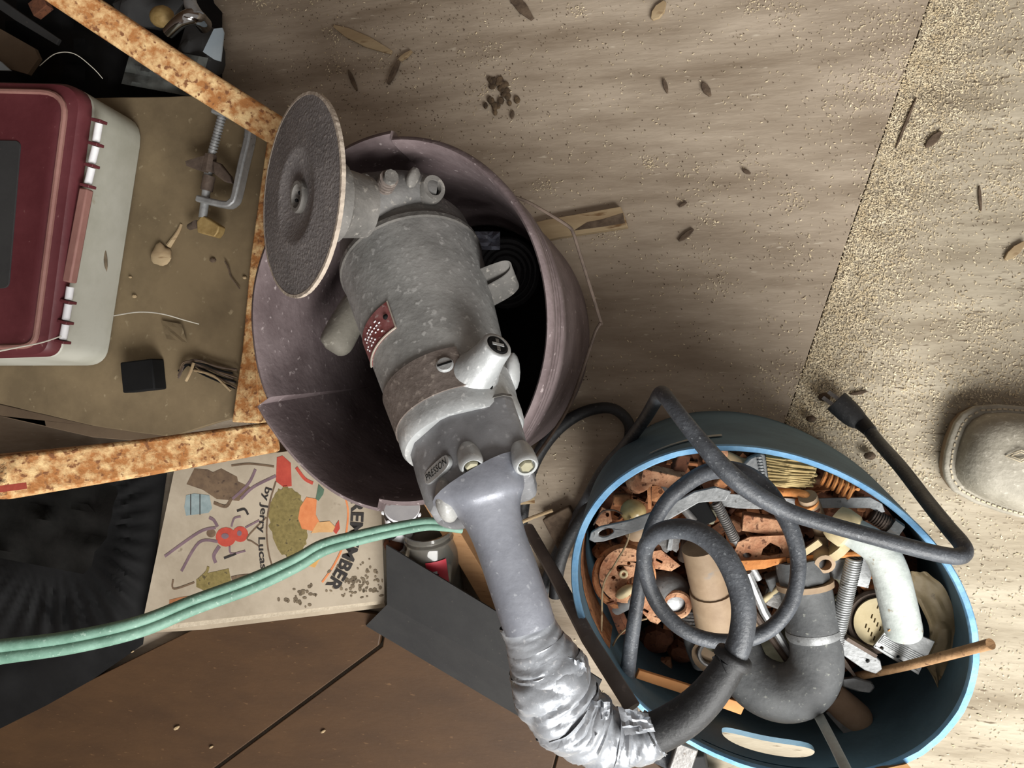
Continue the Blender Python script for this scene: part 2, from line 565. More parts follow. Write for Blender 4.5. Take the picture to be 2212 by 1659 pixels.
chip(1408, 40, 1436, 2, 26, 'pale splinter of wood at the top edge, right of the long bark chip', lath_m, 0.005, 'splinter', 'wood_splinter')
chip(1434, 170, 1442, 200, 11, 'small upright dark chip on the left sheet, below the pale splinter')
chip(1518, 178, 1535, 206, 18, 'heart shaped brown chip on the left plywood sheet')
chip(1466, 520, 1498, 494, 13, 'slanting grey chip right of the wooden lath')
chip(1104, 256, 1108, 238, 8, 'tiny dark seed like chip above the mauve bucket')
chip(2000, 316, 2034, 284, 20, 'brown flake of bark lying in the sawdust right of the joint')
chip(1935, 320, 1980, 210, 7, 'thin black twig lying along the sawdust joint', bark_m, 0.003, 'twig', 'twig')
chip(2116, 400, 2120, 455, 8, 'thin upright dark splinter on the right plywood sheet', bark_m, 0.003, 'splinter', 'wood_splinter')
chip(2172, 560, 2214, 522, 22, 'pale pointed splinter at the right edge above the boot', lath_m, 0.005, 'splinter', 'wood_splinter')
chip(1604, 366, 1622, 374, 9, 'small lone slanting chip in the middle of the left sheet')
chip(1836, 852, 1874, 845, 9, 'curled dark shaving beside the black plug', bark_m, 0.003, 'shaving', 'wood_shaving')
chip(1466, 446, 1484, 436, 6, 'short thin chip just right of the lath end')
chip(836, 180, 862, 126, 10, 'dark stick, longest of the crossed sticks near the top left', bark_m, 0.006, 'stick', 'stick')
chip(858, 130, 888, 108, 10, 'short pale stick crossing the dark stick near the top left', lath_m, 0.006, 'stick', 'stick')
chip(720, 55, 845, 112, 26, 'broad brown sliver of board at the top left of the floor', lath_m, 0.005, 'splinter', 'wood_splinter')
chip(752, 150, 770, 195, 10, 'faint brown twig just below the broad brown sliver', bark_m, 0.003, 'twig', 'twig')
for i, (u, v) in enumerate(((1075, 180), (1100, 205), (1060, 225))):
    mb = MB()
    for k in range(10):
        p = P(u + random.gauss(0, 10), v + random.gauss(0, 9), 0.003)
        mb.ball(p, (random.uniform(.003, .006), random.uniform(.003, .006), .003), 7)
    ob('dirt_clod', mb, crumb_m, None, ['dark clod of dirt above the bucket, uppermost of three', 'dark clod of dirt above the bucket, rightmost of three', 'dark clod of dirt above the bucket, lowest of three'][i], 'dirt', kind='stuff')
# knobbly scraps where the black plug ends
for u, v, r, lb in ((1782, 858, 14, 'grey crumbled lump of debris touching the black plug'), (1752, 905, 11, 'flat brown scrap of debris above the blue bucket'), (1880, 985, 13, 'grey flake between black cord and blue bucket')):
    ob('debris_lump', MB().ball(P(u, v, 0.006), (px(u, v, 0, r), px(u, v, 0, r * .7), .006), 10, None, lambda q: 1 + .35 * noise.noise(q * 180)), bark_m, None, lb, 'debris')

# lath under the bucket
l = thing('wooden_lath', 'short weathered wooden lath sticking out beside the mauve bucket', 'wood', P(1260, 480, 0))
ob('board', SP([(1120, 488), (1180, 474), (1341, 446), (1349, 466), (1356, 490), (1210, 512), (1130, 530)], 0.014, 0.0135), lath_m, l, bevel=0.0008)
ob('knot_stain', SP([(1240, 498), (1268, 480), (1300, 474), (1346, 460), (1350, 482), (1300, 490)], 0.0144, 0.0005), bark_m, l, 'darker heartwood stain')

# ================================================================ brown plywood, bottom left
zb = 0.016
ob('brown_plywood_sheet', SP([(-500, 1780), (0, 1566), (330, 1402), (560, 1290), (830, 1330), (818, 1394), (458, 1662), (100, 1925), (-500, 1990)], zb, 0.012), brown_m, None,
   'brown plywood sheet below the book, left of the long seam', 'plywood', bevel=0.0012)
ob('brown_plywood_sheet', SP([(836, 1330), (1000, 1330), (1320, 1560), (1214, 1580), (1188, 1680), (1140, 1900), (110, 1932), (466, 1664), (826, 1397)], zb, 0.012), brown_m, None,
   'brown plywood sheet right of the long seam, under the dark grey sheet', 'plywood', bevel=0.0012)
ob('brown_plywood_sheet', SP([(1219, 1580), (1330, 1562), (1470, 1700), (1400, 1900), (1150, 1900), (1193, 1680)], zb - 0.001, 0.012), brown_m, None,
   'small brown plywood piece under the taped handle end', 'plywood', bevel=0.0012)
for u, v, r, lb in ((382, 1572, 9, 'pale crumb on the left brown plywood sheet'), (286, 1408, 4, 'tiny pale crumb at the upper edge of brown plywood'), (456, 1614, 6, 'pale splinter crumb near the brown plywood seam'), (698, 1580, 7, 'pale crumb on the brown sheet right of the seam')):
    ob('wood_crumb', MB().ball(P(u, v, zb + .002), (px(u, v, 0, r), px(u, v, 0, r * .45), .002), 8, Matrix.Rotation(.6, 3, 'Z'), lambda q: 1 + .4 * noise.noise(q * 300)), lath_m, None, lb, 'crumb')

# ================================================================ mauve bucket
PC, PA, PB = V((-0.268, 0.0439)), 0.148, 0.172
PZ = 0.34
def crack(u, v, z=PZ):
    p = P(u, v, z)
    return math.atan2((p.y - PC.y) / PB, (p.x - PC.x) / PA) % (2 * PI)
k_top, k_left, k_bot = crack(846, 286), crack(558, 876), crack(820, 1086)
def flare(th):
    """how far the broken rim stands off its oval"""
    def d(a, b):
        return (a - b + PI) % (2 * PI) - PI
    f = 0
    x = d(th, k_top)
    f += 0.030 * math.exp(-x / 0.35) if x > 0 else -0.004 * math.exp(x / 0.3)
    x = d(th, k_left)
    f += 0.055 * math.exp(-x / 0.3) if x > 0 else -0.030 * math.exp(x / 0.35)
    x = d(th, k_bot)
    f += -0.030 * math.exp(-x / 0.35) if x > 0 else 0.020 * math.exp(x / 0.4)
    return f
ths = sorted([2 * PI * i / 150 for i in range(150)] + [k + e for k in (k_top, k_left, k_bot) for e in (-0.004, 0.004)])
prof = [(.80, .006), (.86, .14), (.925, .27), (.948, .325), (.958, .338), (.970, .3415), (.990, .3395), (1.0, .333), (1.0, .325), (.976, .321), (.976, .316), (.993, .313), (.993, .306),
        (.968, .302), (.968, .297), (.988, .294), (.988, .287), (.962, .283), (.962, .278), (.982, .275), (.984, .252), (.962, .249), (.945, .246), (.945, .17), (.935, .08), (.92, .012), (.91, .0), (.83, 0)]
rows = []
for s_, z_ in prof:
    f_ = max(0, (z_ - 0.2) / 0.14)
    rows.append([V((PC.x + PA * (s_ + flare(t) * f_) * math.cos(t), PC.y + PB * (s_ + flare(t) * f_) * math.sin(t), z_ + 0.004 * f_ * noise.noise(V((math.cos(t) * 2, math.sin(t) * 2, 0)))))
                 for t in ths])
bk = thing('mauve_bucket', 'dusty mauve plastic bucket with cracked ribbed rim, holding the big grinder', 'bucket', (PC.x, PC.y, 0))
mb = MB()
mb.loft([rows[i] for i in range(len(rows))], caps=False)
ob('bucket_shell', mb, purple_m, bk, smooth=50)
ob('bucket_bottom', MB().loft([[V((PC.x + PA * .825 * math.cos(t), PC.y + PB * .825 * math.sin(t), z_)) for t in ths] for z_ in (.001, .006)]), purple_m, bk)
bail = [(1104, 423, .312), (1130, 432, .30), (1160, 447, .285), (1224, 486, .255), (1238, 503, .25), (1250, 540, .24), (1295, 685, .2), (1297, 698, .198), (1286, 718, .196), (1262, 790, .19), (1228, 880, .21), (1180, 955, .25), (1146, 1002, .29)]
ob('bail', TP([(a, b, c, 3.6) for a, b, c in bail], 8, 4), brown2_m, bk, 'bent wire carrying bail')
ob('bail_grip', TP([(1112, 1078, .30, 13), (1154, 1075, .295, 13)], 12, 1), lath_m, bk, 'pinkish wooden peg at the bail end', smooth=50)

# things lying deep in the mauve bucket
zc = 0.16
coil = thing('cable_coil', 'black rubber cable coil deep inside the mauve bucket', 'cable', P(1090, 590, zc))
for k in range(4):
    r_ = 62 - k * 11
    ob('cable_turn', MB().tube([P(a, b, zc + .004 * k) for a, b in circ(1095, 590, r_, r_ * 1.1, 36)], 0.0052, 8, closed=True), black_m, coil)
ob('clear_wrapper', MB().grid([[P(1026 + 9 * i, 500 + 8 * j, .215 + .016 * noise.noise(V((i * .9, j * .9, 3)))) for i in range(7)] for j in range(6)]), film_m, None,
   'crumpled clear plastic wrapper scrap beside the grinder body', 'wrapper', smooth=0)
ob('bucket_dark_fill', MB().grid([[V((PC.x + PA * .8 * r * math.cos(t), PC.y + PB * .8 * r * math.sin(t), .06 + .05 * (1 - r) + .025 * noise.noise(V((r * 3 * math.cos(t), r * 3 * math.sin(t), 0)))))
                                 for t in [2 * PI * k / 40 for k in range(41)]] for r in (0.01, .2, .4, .6, .8, 1.0)]), dark_m, None,
   'black lumpy sheet standing in for deep shade at the bottom of the mauve bucket', 'shade sheet', kind='stuff')  # dark sheet laid in where the bucket interior is only shaded

# ================================================================ blue bucket
BC, BA, BB, BR = V((0.0582, -0.2074)), 0.1717, 0.137, math.radians(157.2)
BZ = 0.31
def bpt(th, z, off=0.0):
    """point on the blue wall; off scales the oval"""
    t = (BZ - z) / BZ
    s_ = (1 + 0.14 * min(t * 1.5, 1) * .68) + off
    x, y = BA * s_ * math.cos(th), BB * s_ * math.sin(th)
    return V((BC.x + x * math.cos(BR) - y * math.sin(BR), BC.y + x * math.sin(BR) + y * math.cos(BR), z))
bb = thing('blue_bucket', 'cut down blue plastic bucket full of rusty scrap metal', 'bucket', (BC.x, BC.y, 0))
# hand hole in the lower wall
hth, hz = inv(lambda a, b: bpt(a, b, -.03), 1660, 1609, (0, 2 * PI), (.12, .30), 40, 6)
h0, _z = inv(lambda a, b: bpt(a, b, -.03), 1562, 1606, (hth - .6, hth + .6), (.12, .30), 30, 5)
h1, _z1 = inv(lambda a, b: bpt(a, b, -.03), 1757, 1612, (hth - .6, hth + .6), (.12, .30), 30, 5)
ha = (h1 - h0) / 2
hth = (h0 + h1) / 2
hh = 0.021
W0, W1 = hth - abs(ha) * 1.5, hth + abs(ha) * 1.5
Z0, Z1 = hz - hh * 1.9, hz + hh * 1.9
def wall_rows(off):
    zs = [0.0, .05, .10, Z0, lerp(Z0, Z1, .33), lerp(Z0, Z1, .66), Z1]
    zs += [z for z in (.2, .225, .245) if z > Z1 + .004]
    g = [(.2685, 0), (.2692, -.006), (.270, -.006), (.2707, 0), (.2835, 0), (.2842, -.006), (.285, -.006), (.2857, 0), (.2985, 0), (BZ, 0)] if off == 0 else [(.2985, 0), (BZ, 0)]
    return [(z, 0) for z in zs if z < .266] + [q for q in g if q[0] > Z1]
NT = 132
mb = MB()
tl = [W1 + (2 * PI - (W1 - W0)) * i / NT for i in range(NT + 1)]
for off in (0, -.035):
    mb.grid([[bpt(t, z, off + d) for t in tl] for z, d in wall_rows(off)])
    # same rows over the hole sector, hole band left open
    tw = [W0 + (W1 - W0) * i / 16 for i in range(17)]
    lo_ = [q for q in wall_rows(off) if q[0] <= Z0 + 1e-6]
    hi_ = [q for q in wall_rows(off) if q[0] >= Z1 - 1e-6]
    mb.grid([[bpt(t, z, off + d) for t in tw] for z, d in lo_])
    mb.grid([[bpt(t, z, off + d) for t in tw] for z, d in hi_])
K = 64
def hole_ring(f, off):
    out = []
    for i in range(K):
        a = 2 * PI * i / K
        c, s_ = math.cos(a), math.sin(a)
        m_ = max(abs(c), abs(s_))
        rx, rz = hth + (W1 - W0) / 2 * c / m_, (Z0 + Z1) / 2 + (Z1 - Z0) / 2 * s_ / m_
        # stadium
        e = 3.0
        q = (abs(c) ** e + abs(s_) ** e) ** (-1 / e)
        sx, sz = hth + abs(ha) * c * q, hz + hh * s_ * q
        out.append(bpt(lerp(rx, sx, f), lerp(rz, sz, f), off))
    return out
mb.loft([hole_ring(f, 0) for f in (0, .33, .66, 1)] + [hole_ring(f, -.035) for f in (1, .66, .33, 0)], caps=False)
ob('bucket_shell', mb, blue_m, bb, smooth=50)
rim = []
for i in range(160):
    t = 2 * PI * i / 160
    j = .0018 * noise.noise(V((math.cos(t) * 12, math.sin(t) * 12, 1)))
    rim.append([bpt(t, BZ + j, -.037), bpt(t, BZ + j + .0022, -.03), bpt(t, BZ + j + .0022, -.004), bpt(t, BZ + j, .002), bpt(t, BZ - .004, .001), bpt(t, BZ - .004, -.036)])
ob('rim', MB().loft(rim, closed=True), bluerim_m, bb, 'pale blue sawn rim')
bot = []
for r in (0.02, .9):
    bot.append([V((BC.x, BC.y, .006)) + (bpt(2 * PI * i / 48, 0) - V((BC.x, BC.y, 0))) * r for i in range(48)])
ob('bucket_bottom', MB().loft(bot), blue_m, bb)
sa, sz_ = inv(lambda a, b: bpt(a, b, .004), 1405, 982, (0, 2 * PI), (.28, .306), 40, 5)
sb, sz2 = inv(lambda a, b: bpt(a, b, .004), 1560, 946, (0, 2 * PI), (.26, .306), 40, 5)
ob('paint_scuff', MB().grid([[bpt(lerp(sa, sb, i / 16), lerp(sz_, sz2, i / 16) + h * (.3 + .7 * i / 16) + .001 * noise.noise(V((i * .8, h * 900, 0))), .011) for i in range(17)] for h in (-.006, 0, .006)]), scuff_m, bb, 'pale scraped streak below the rim')
# rust stain deposit on inner left wall
a0, _ = inv(lambda a, b: bpt(a, b, -.036), 1275, 1240, (0, 2 * PI), (.2, .30), 40, 5)
ob('rust_stain', MB().grid([[bpt(a0 + lerp(-.38, .42, i / 14), .272 - .07 * j / 4 - .012 * abs(noise.noise(V((i * .6, 0, 0)))), -.0375) for i in range(15)] for j in range(5)]), rust_m, bb, 'orange rust stain on the inner wall')

# scrap bed: nobody could count it
def bed(x, y):
    p = V((x, y)) - BC
    return .176 + .62 * max(-.058, min(.13, p.y + .02))
def inbucket(r, t):
    q = bpt(t, .22, -.06) - V((BC.x, BC.y, 0))
    return V((BC.x + q.x * r, BC.y + q.y * r))
mb = MB()
mb.grid([[V((*inbucket(r, 2 * PI * k / 60), bed(*inbucket(r, 2 * PI * k / 60)) - .03 + .012 * noise.noise(V((r * 5, k * .4, 0))))) for k in range(61)] for r in [.01 + .98 * i / 14 for i in range(15)]])
ob('scrap_bed', mb, rustdk_m, None, 'dark heap of small rusty scrap filling the blue bucket', 'scrap', kind='stuff', smooth=0)
mb = MB()
for i in range(520):
    r = math.sqrt(random.random()) * .9
    p = inbucket(r, random.uniform(0, 2 * PI))
    z = bed(p.x, p.y) - .022 + random.uniform(-.004, .014)
    rot = Matrix.Rotation(random.uniform(0, PI), 3, 'Z') @ Matrix.Rotation(random.uniform(-.7, .7), 3, 'X')
    k = random.random()
    if k < .5:
        mb.box((p.x, p.y, z), (random.uniform(.005, .018), random.uniform(.003, .008), random.uniform(.0008, .003)), rot)
    elif k < .75:
        mb.lathe([(.0022, -random.uniform(.008, .02)), (.0022, .012), (.004, .012), (.004, .016)], (p.x, p.y, z), rot @ V((1, 0, .2)), 7)
    else:
        r2 = random.uniform(.004, .009)
        mb.lathe([(r2 * .5, 0), (r2, 0), (r2, .003), (r2 * .5, .003)], (p.x, p.y, z), rot @ V((.3, 0, 1)), 10, False)
ob('scrap_bits', mb, M('mixed_rust', (104, 64, 42), (176, 116, 76), (70, 54, 46), 30, .9, .15, .4, 200, .6, island=.5), None,
   'countless small rusty nuts, bolts and plates in the blue bucket', 'scrap', kind='stuff', smooth=0)

# ================================================================ scrap in the blue bucket, piece by piece
def zb_at(u, v):
    z = .22
    for _ in range(4):
        p = P(u, v, z)
        z = bed(p.x, p.y)
    return z
# slotted lever
o_ = [(1272, 1166), (1276, 1150), (1296, 1138), (1360, 1124), (1432, 1098), (1500, 1062), (1545, 1052), (1580, 1062), (1568, 1082), (1510, 1086), (1440, 1126), (1370, 1150), (1304, 1170), (1284, 1172)]
ob('slotted_lever', SP(o_, .292, .006, [circ(1309, 1151, 17, 8, 16, -.3)]), galv_m, None, 'grey flat lever with an oval slot at its end, lying across the rusty scrap', 'lever', bevel=.0008)
# round box cover
t = thing('box_cover', 'round rusty box cover with punched holes at the left of the blue bucket', 'cover', P(1350, 1240, .235))
ob('cover_plate', SP(circ(1352, 1243, 58, 60, 36), .25, .010, [circ(1340, 1228, 9, 8, 10), circ(1358, 1217, 4, 4, 8), circ(1325, 1248, 5, 4, 8), circ(1366, 1256, 14, 9, 10, -.6)]), rustpink_m, t, bevel=.001)
ob('cover_rim', MB().tube([P(a, b, .242) for a, b in circ(1348, 1246, 62, 64, 40)], .0035, 8, closed=True), rust_m, t)
ob('eyelet', MB().tube([P(a, b, .2515) for a, b in circ(1347, 1240, 7, 7, 16)], .0014, 8, closed=True), cream_m, t, 'pale ring')
# dome
ob('metal_dome', MB().ball(P(1440, 1285, .215), (px(1440, 1285, .2, 54), px(1440, 1285, .2, 52), .02), 20), galv_m, None, 'dull grey domed disc under the cord loop', 'disc')
ob('washer_ring', MB().tube([P(a, b, .232) for a, b in circ(1462, 1306, 26, 24, 24)], .0035, 8, closed=True), rustpink_m, None, 'pinkish rusty ring lying on the dull grey dome', 'ring')
# slotted plates
ob('slotted_plate', SP([(1378, 1312), (1392, 1288), (1416, 1300), (1440, 1330), (1420, 1349), (1404, 1342)], .245, .003, [[(1391, 1314), (1402, 1320), (1399, 1325), (1388, 1319)], circ(1416, 1332, 3, 2, 8)]), rustpink_m, None,
   'small pinkish plate with short slots below the round box cover', 'plate')
ob('slotted_plate', SP([(1408, 1192), (1428, 1188), (1470, 1222), (1450, 1234), (1412, 1228)], .24, .003, [[(1418, 1206), (1432, 1213), (1430, 1218), (1416, 1211)]]), rustpink_m, None,
   'pinkish plate with one slot right of the round box cover', 'plate')
ob('plumbing_nub', TP([(1330, 1312, .235, 17), (1366, 1296, .245, 14), (1385, 1282, .25, 10)], 14, 3), galv_m, None, 'stubby crumpled grey metal sleeve below the round box cover', 'sleeve')
ob('pale_pebble', MB().ball(P(1350, 1278, .255), (px(1350, 1278, .25, 24), px(1350, 1278, .25, 12), .008), 12, Matrix.Rotation(.6, 3, 'Z')), cream_m, None, 'pale lumpy knob at the lower edge of the round box cover', 'knob')
for i, (a, b, c, d, lb) in enumerate(((1318, 1300, 1346, 1368, 'left rusty flat strip against the bucket wall below the box cover'), (1324, 1290, 1352, 1356, 'right rusty flat strip against the bucket wall below the box cover'))):
    ob('rust_strip', BP([(a, b, .245, 16), (c, d, .225, 18)], .003), rustdk_m, None, lb, 'strip')
# grey pipe with collar
t = thing('tan_pipe', 'tan grey plastic pipe with collar, upright in the middle of the scrap', 'pipe', P(1545, 1300, .19))
ob('pipe', TP([(1512, 1180, .262, 40), (1528, 1240, .252, 43), (1542, 1290, .245, 44)], 24, 4), tanpipe_m, t, smooth=50)
ob('collar', TP([(1538, 1272, .247, 49), (1546, 1310, .24, 50), (1552, 1345, .233, 50)], 24, 3), tanpipe_m, t, smooth=50)
ob('collar', TP([(1552, 1345, .233, 47), (1556, 1362, .229, 44), (1560, 1385, .225, 40)], 24, 3), dustpipe_m, t, smooth=50)
# threaded hose
t = thing('ribbed_hose', 'grey ribbed hose end beneath the tan pipe and dark cord', 'hose', P(1505, 1400, .18))
ob('hose', TP([(1492, 1310, .21, 22), (1500, 1380, .2, 24), (1520, 1430, .19, 26)], 18, 6), galv_m, t)
for k in range(16):
    f = k / 15
    ob('rib', MB().tube([V(q) for q in [P(lerp(1492, 1518, f) + 25 * math.cos(a), lerp(1316, 1428, f) + 8 * math.sin(a), lerp(.21, .19, f) + .013 * math.sin(a)) for a in [2 * PI * j / 14 for j in range(14)]]], .0014, 6, closed=True), steel_m, t)
t = thing('jar_lid', 'tan round lid standing on edge below the tan pipe', 'lid', P(1545, 1415, .19))
ob('lid_face', MB().lathe([(.018, 0), (.02, .001), (.02, .006)], P(1540, 1413, .212), (-.2, -.3, .9), 26), tanpipe_m, t)
ob('lid_ring', MB().tube([P(a, b, .219) for a, b in circ(1543, 1412, 33, 27, 26)], .0022, 8, closed=True), steel_m, t)
# P-trap
t = thing('drain_trap', 'charcoal plastic U-bend drain trap with slip nut, front of the scrap', 'drain trap', P(1720, 1450, .18))
up = [(1738, 1262, .262, 50), (1750, 1320, .262, 51), (1762, 1380, .262, 53), (1764, 1440, .262, 58), (1738, 1484, .26, 62), (1690, 1496, .255, 63), (1640, 1478, .25, 62), (1606, 1440, .245, 58), (1590, 1398, .238, 54)]
ob('bend', TP([(1756, 1360, .262, 54), (1764, 1410, .262, 55), (1760, 1450, .261, 58), (1736, 1484, .26, 61), (1692, 1496, .255, 62), (1644, 1480, .25, 61), (1608, 1446, .245, 57), (1590, 1404, .238, 54)], 28, 6), abs_m, t, smooth=60)
ob('socket', TP([(1738, 1262, .263, 54), (1748, 1310, .263, 55), (1757, 1364, .263, 57)], 28, 3), abs_m, t, smooth=50)
ob('socket_lip', TP([(1756, 1358, .263, 57.5), (1757.5, 1368, .263, 58.5), (1759, 1376, .263, 55)], 28, 1), galv_m, t, 'dusty raised lip')
ob('slip_nut', TP([(1726, 1205, .263, 53), (1732, 1232, .263, 55), (1737, 1254, .263, 54)], 10, 1), abs_m, t)
ob('washer', TP([(1738, 1256, .263, 60), (1740, 1268, .263, 60)], 24, 1), tanpipe_m, t, 'tan rubber washer')
# tan bowl seen inside the U
ob('dusty_bowl', MB().lathe([(.004, -.012), (.02, -.006), (.032, .004), (.034, .008), (.031, .006), (.018, -.003), (.002, -.008)], P(1672, 1415, .212), (-.15, .1, 1), 30), dustpipe_m, None,
   'dusty olive bowl shaped cap inside the bend of the drain trap', 'cap')
# chalky white elbow
t = thing('white_elbow_pipe', 'chalky white metal drain elbow with slip nut, right side of the bucket', 'pipe', P(1900, 1250, .24))
ob('pipe', TP([(1822, 1140, .292, 31), (1860, 1160, .296, 34), (1898, 1188, .298, 36), (1920, 1228, .298, 38), (1936, 1290, .296, 39), (1950, 1354, .294, 39), (1952, 1366, .293, 37)], 24, 6), whitepipe_m, t, smooth=60)
ob('slip_nut', TP([(1800, 1124, .290, 36), (1812, 1132, .292, 42), (1834, 1148, .293, 42), (1842, 1154, .294, 36)], 12, 1), cream_m, t, 'yellowed slip nut')
ob('slip_nut', TP([(1808, 1174, .275, 36), (1822, 1186, .275, 37)], 12, 1), cream_m, t)
ob('rust_patch', TP([(1926, 1349, .3005, 17), (1936, 1356, .3005, 13)], 10, 2, sq=(1, .5)), rustor_m, t, 'rusty patch at the open end')
# springs
def spring(name, lb, a, b, rpx, wire, turns, mat, cat='spring'):
    A1, B1 = P(*a), P(*b)
    ax = (B1 - A1)
    L_ = ax.length
    ax.normalize()
    x = ax.orthogonal().normalized()
    y = ax.cross(x)
    r = px(*a, rpx)
    m_ = turns * 12
    ob(name, MB().tube([A1 + ax * (L_ * i / m_) + (x * math.cos(2 * PI * i / 12) + y * math.sin(2 * PI * i / 12)) * r for i in range(m_ + 1)], px(*a, wire), 6), mat, None, lb, cat)
spring('coil_spring', 'long shiny steel coil spring hanging beside the drain trap', (1846, 1204, .278), (1796, 1424, .262), 15, 3.1, 44, galv_m)
spring('coil_spring', 'short grey coil spring near the middle of the bucket', (1546, 1084, .275), (1588, 1166, .262), 10, 2.2, 20, steel_m)
spring('coil_spring', 'fat orange rusty coil spring under the bucket rim', (1778, 1030, .272), (1846, 1066, .274), 15, 4.4, 6, rustor_m)
ob('steel_pin', TP([(1588, 1166, .262, 8), (1618, 1214, .26, 8), (1640, 1252, .258, 7)], 10, 1), galv_m, None, 'bright steel pin continuing from the short grey spring', 'pin')
# paint brush
t = thing('paint_brush', 'worn paint brush with tan bristles against the bucket rim', 'brush', P(1640, 1000, .26))
ob('brush_handle', TP([(1530, 984, .266, 14), (1566, 984, .268, 11), (1600, 1002, .27, 14), (1622, 1010, .272, 22)], 14, 5, sq=(1, .55)), lath_m, t)
fe = [(1604, 1004), (1618, 990), (1644, 978), (1654, 984), (1662, 1040), (1664, 1052), (1654, 1056), (1646, 1052), (1620, 1026)]
ob('ferrule', SP(fe, .281, .016), galv_m, t, 'crimped metal ferrule', bevel=.002)
for k in range(9):
    ob('crimp', MB().ball(P(lerp(1640, 1650, k / 8), lerp(988, 1040, k / 8), .2815), (.0028, .0013, .0014), 8), galv_m, t)
mb = MB()
for k in range(150):
    f = random.random()
    a = (lerp(1654, 1662, f), lerp(982, 1048, f))
    b = (lerp(1752, 1752, f) + random.uniform(-26, 14), lerp(996, 1052, f) + random.uniform(-5, 5))
    z = .275 + random.uniform(-.005, .006)
    mb.tube([P(*a, z), P((a[0] + b[0]) / 2, (a[1] + b[1]) / 2 + random.uniform(-2, 2), z + .002), P(*b, z - .003)], .0011, 4)
ob('bristles', mb, bristle_m, t, kind='stuff', smooth=0)
# flat grey straps
ob('flat_strap', SP([(1548, 1072), (1560, 1066), (1630, 1070), (1668, 1078), (1700, 1092), (1690, 1100), (1650, 1100), (1590, 1098), (1552, 1092)], .268, .003), galv_m, None, 'pale grey flat blade lying under the crossing cords', 'blade', bevel=.0004)
ob('flat_strap', SP([(1660, 1074), (1740, 1078), (1830, 1075), (1880, 1074), (1906, 1088), (1912, 1106), (1900, 1108), (1880, 1098), (1780, 1098), (1690, 1098)], .274, .004), galv_m, None, 'grey flat strap ending at the right bucket rim', 'strap', bevel=.0004)
# orange hook bolt
t = thing('hook_bolt', 'orange rusty hooked bolt behind the crossing cord, with grooved shank', 'bolt', P(1750, 1090, .26))
ob('hook', TP([(1664, 1064, .272, 9), (1710, 1064, .276, 9), (1738, 1070, .281, 10), (1748, 1086, .28, 13)], 12, 5), rustor_m, t)
ob('shank', TP([(1744, 1072, .284, 20), (1752, 1096, .276, 22), (1766, 1122, .265, 18), (1776, 1152, .25, 16)], 16, 3), tanpipe_m, t)
for k in range(3):
    ob('groove', TP([(1742 + 4 * k, 1082 + 11 * k, .2815 - .004 * k, 25), (1744 + 4 * k, 1087 + 11 * k, .280 - .004 * k, 25)], 18, 1), (rustor_m, rustdk_m, rustor_m)[k], t)
# threaded bolt at right
t = thing('hex_bolt', 'brown threaded bolt with square head beside the right rim', 'bolt', P(1910, 1130, .25))
ob('bolt_shank', TP([(1884, 1112, .27, 15), (1922, 1136, .272, 15)], 14, 1), brown2_m, t)
for k in range(7):
    f = k / 6
    ob('thread_ridge', TP([(lerp(1886, 1916, f) - 1.4, lerp(1113, 1132, f) - .8, .271, 17), (lerp(1886, 1916, f) + 1.4, lerp(1113, 1132, f) + .8, .271, 17)], 14, 1), brown2_m, t)
ob('bolt_head', TP([(1922, 1136, .272, 22), (1942, 1150, .273, 22)], 6, 1), steel_m, t)
# rusty angle brackets etc.
ob('rusty_channel', MB().box(P(1432, 1030, .27), (px(1432, 1030, .27, 44), px(1432, 1030, .27, 16), .007), Matrix.Rotation(-.2, 3, 'Z') @ Matrix.Rotation(.3, 3, 'X')), rustpink_m, None, 'long pinkish rusty block near the upper left rim', 'block', bevel=.0008)
ob('rusty_pipe_plug', TP([(1372, 1044, .252, 24), (1388, 1034, .262, 26), (1392, 1030, .268, 20)], 14, 2), rustpink_m, None, 'rounded rusty cap at the upper left of the bucket', 'cap')
ob('corroded_ring', MB().tube([P(a, b, .27) for a, b in circ(1552, 979, 13, 10, 18)], .0035, 8, closed=True), rustpink_m, None, 'small rusty ring just under the upper rim', 'ring')
ob('angle_bracket', SP([(1408, 1050), (1440, 1046), (1442, 1078), (1424, 1086), (1408, 1082)], .262, .003, [circ(1427, 1062, 5, 5, 10)]), rust_m, None, 'rusty bracket with one round hole near the upper left rim', 'bracket')
ob('angle_bracket', BP([(1402, 1040, .262, 7), (1404, 1092, .25, 7)], .012), rust_m, None, 'thin upright rusty bracket edge near the upper left rim', 'bracket')
ob('punched_plate', SP([(1286, 1130), (1300, 1096), (1318, 1104), (1322, 1126), (1300, 1142)], .262, .003, [circ(1312, 1112, 4, 5, 10)]), rustpink_m, None, 'small rusty plate with one hole at the left end above the slotted lever', 'plate')
ob('wire_arc', TP([(1282, 1134, .266, 1.8), (1300, 1106, .268, 1.8), (1326, 1102, .268, 1.8), (1350, 1114, .268, 1.8)], 6, 5), brown2_m, None, 'thin bent wire over the small punched plate', 'wire')
ob('amber_bead', MB().ball(P(1368, 1104, .262), (.0125, .0115, .0115), 18), M('amber', (170, 146, 96), (190, 170, 122), None, 40, .25, 0, .05), None, 'round amber coloured knob above the slotted lever', 'knob')
ob('crown_cap', MB().ball(P(1374, 1146, .252), (.012, .011, .01), 14), tanpipe_m, None, 'tan rounded cap just below the slotted lever', 'cap')
ob('broken_casting', SP(rag([(1414, 1168), (1440, 1152), (1476, 1150), (1462, 1194), (1448, 1188), (1440, 1196), (1426, 1180)], 1.5), .262, .008), steel_m, None, 'grey broken casting with jagged edge inside the small cord loop', 'casting')
ob('ridged_edge', BP([(1452, 1150, .265, 9), (1446, 1188, .263, 9)], .003), galv_m, None, 'ridged grey strip on the broken casting', 'strip')
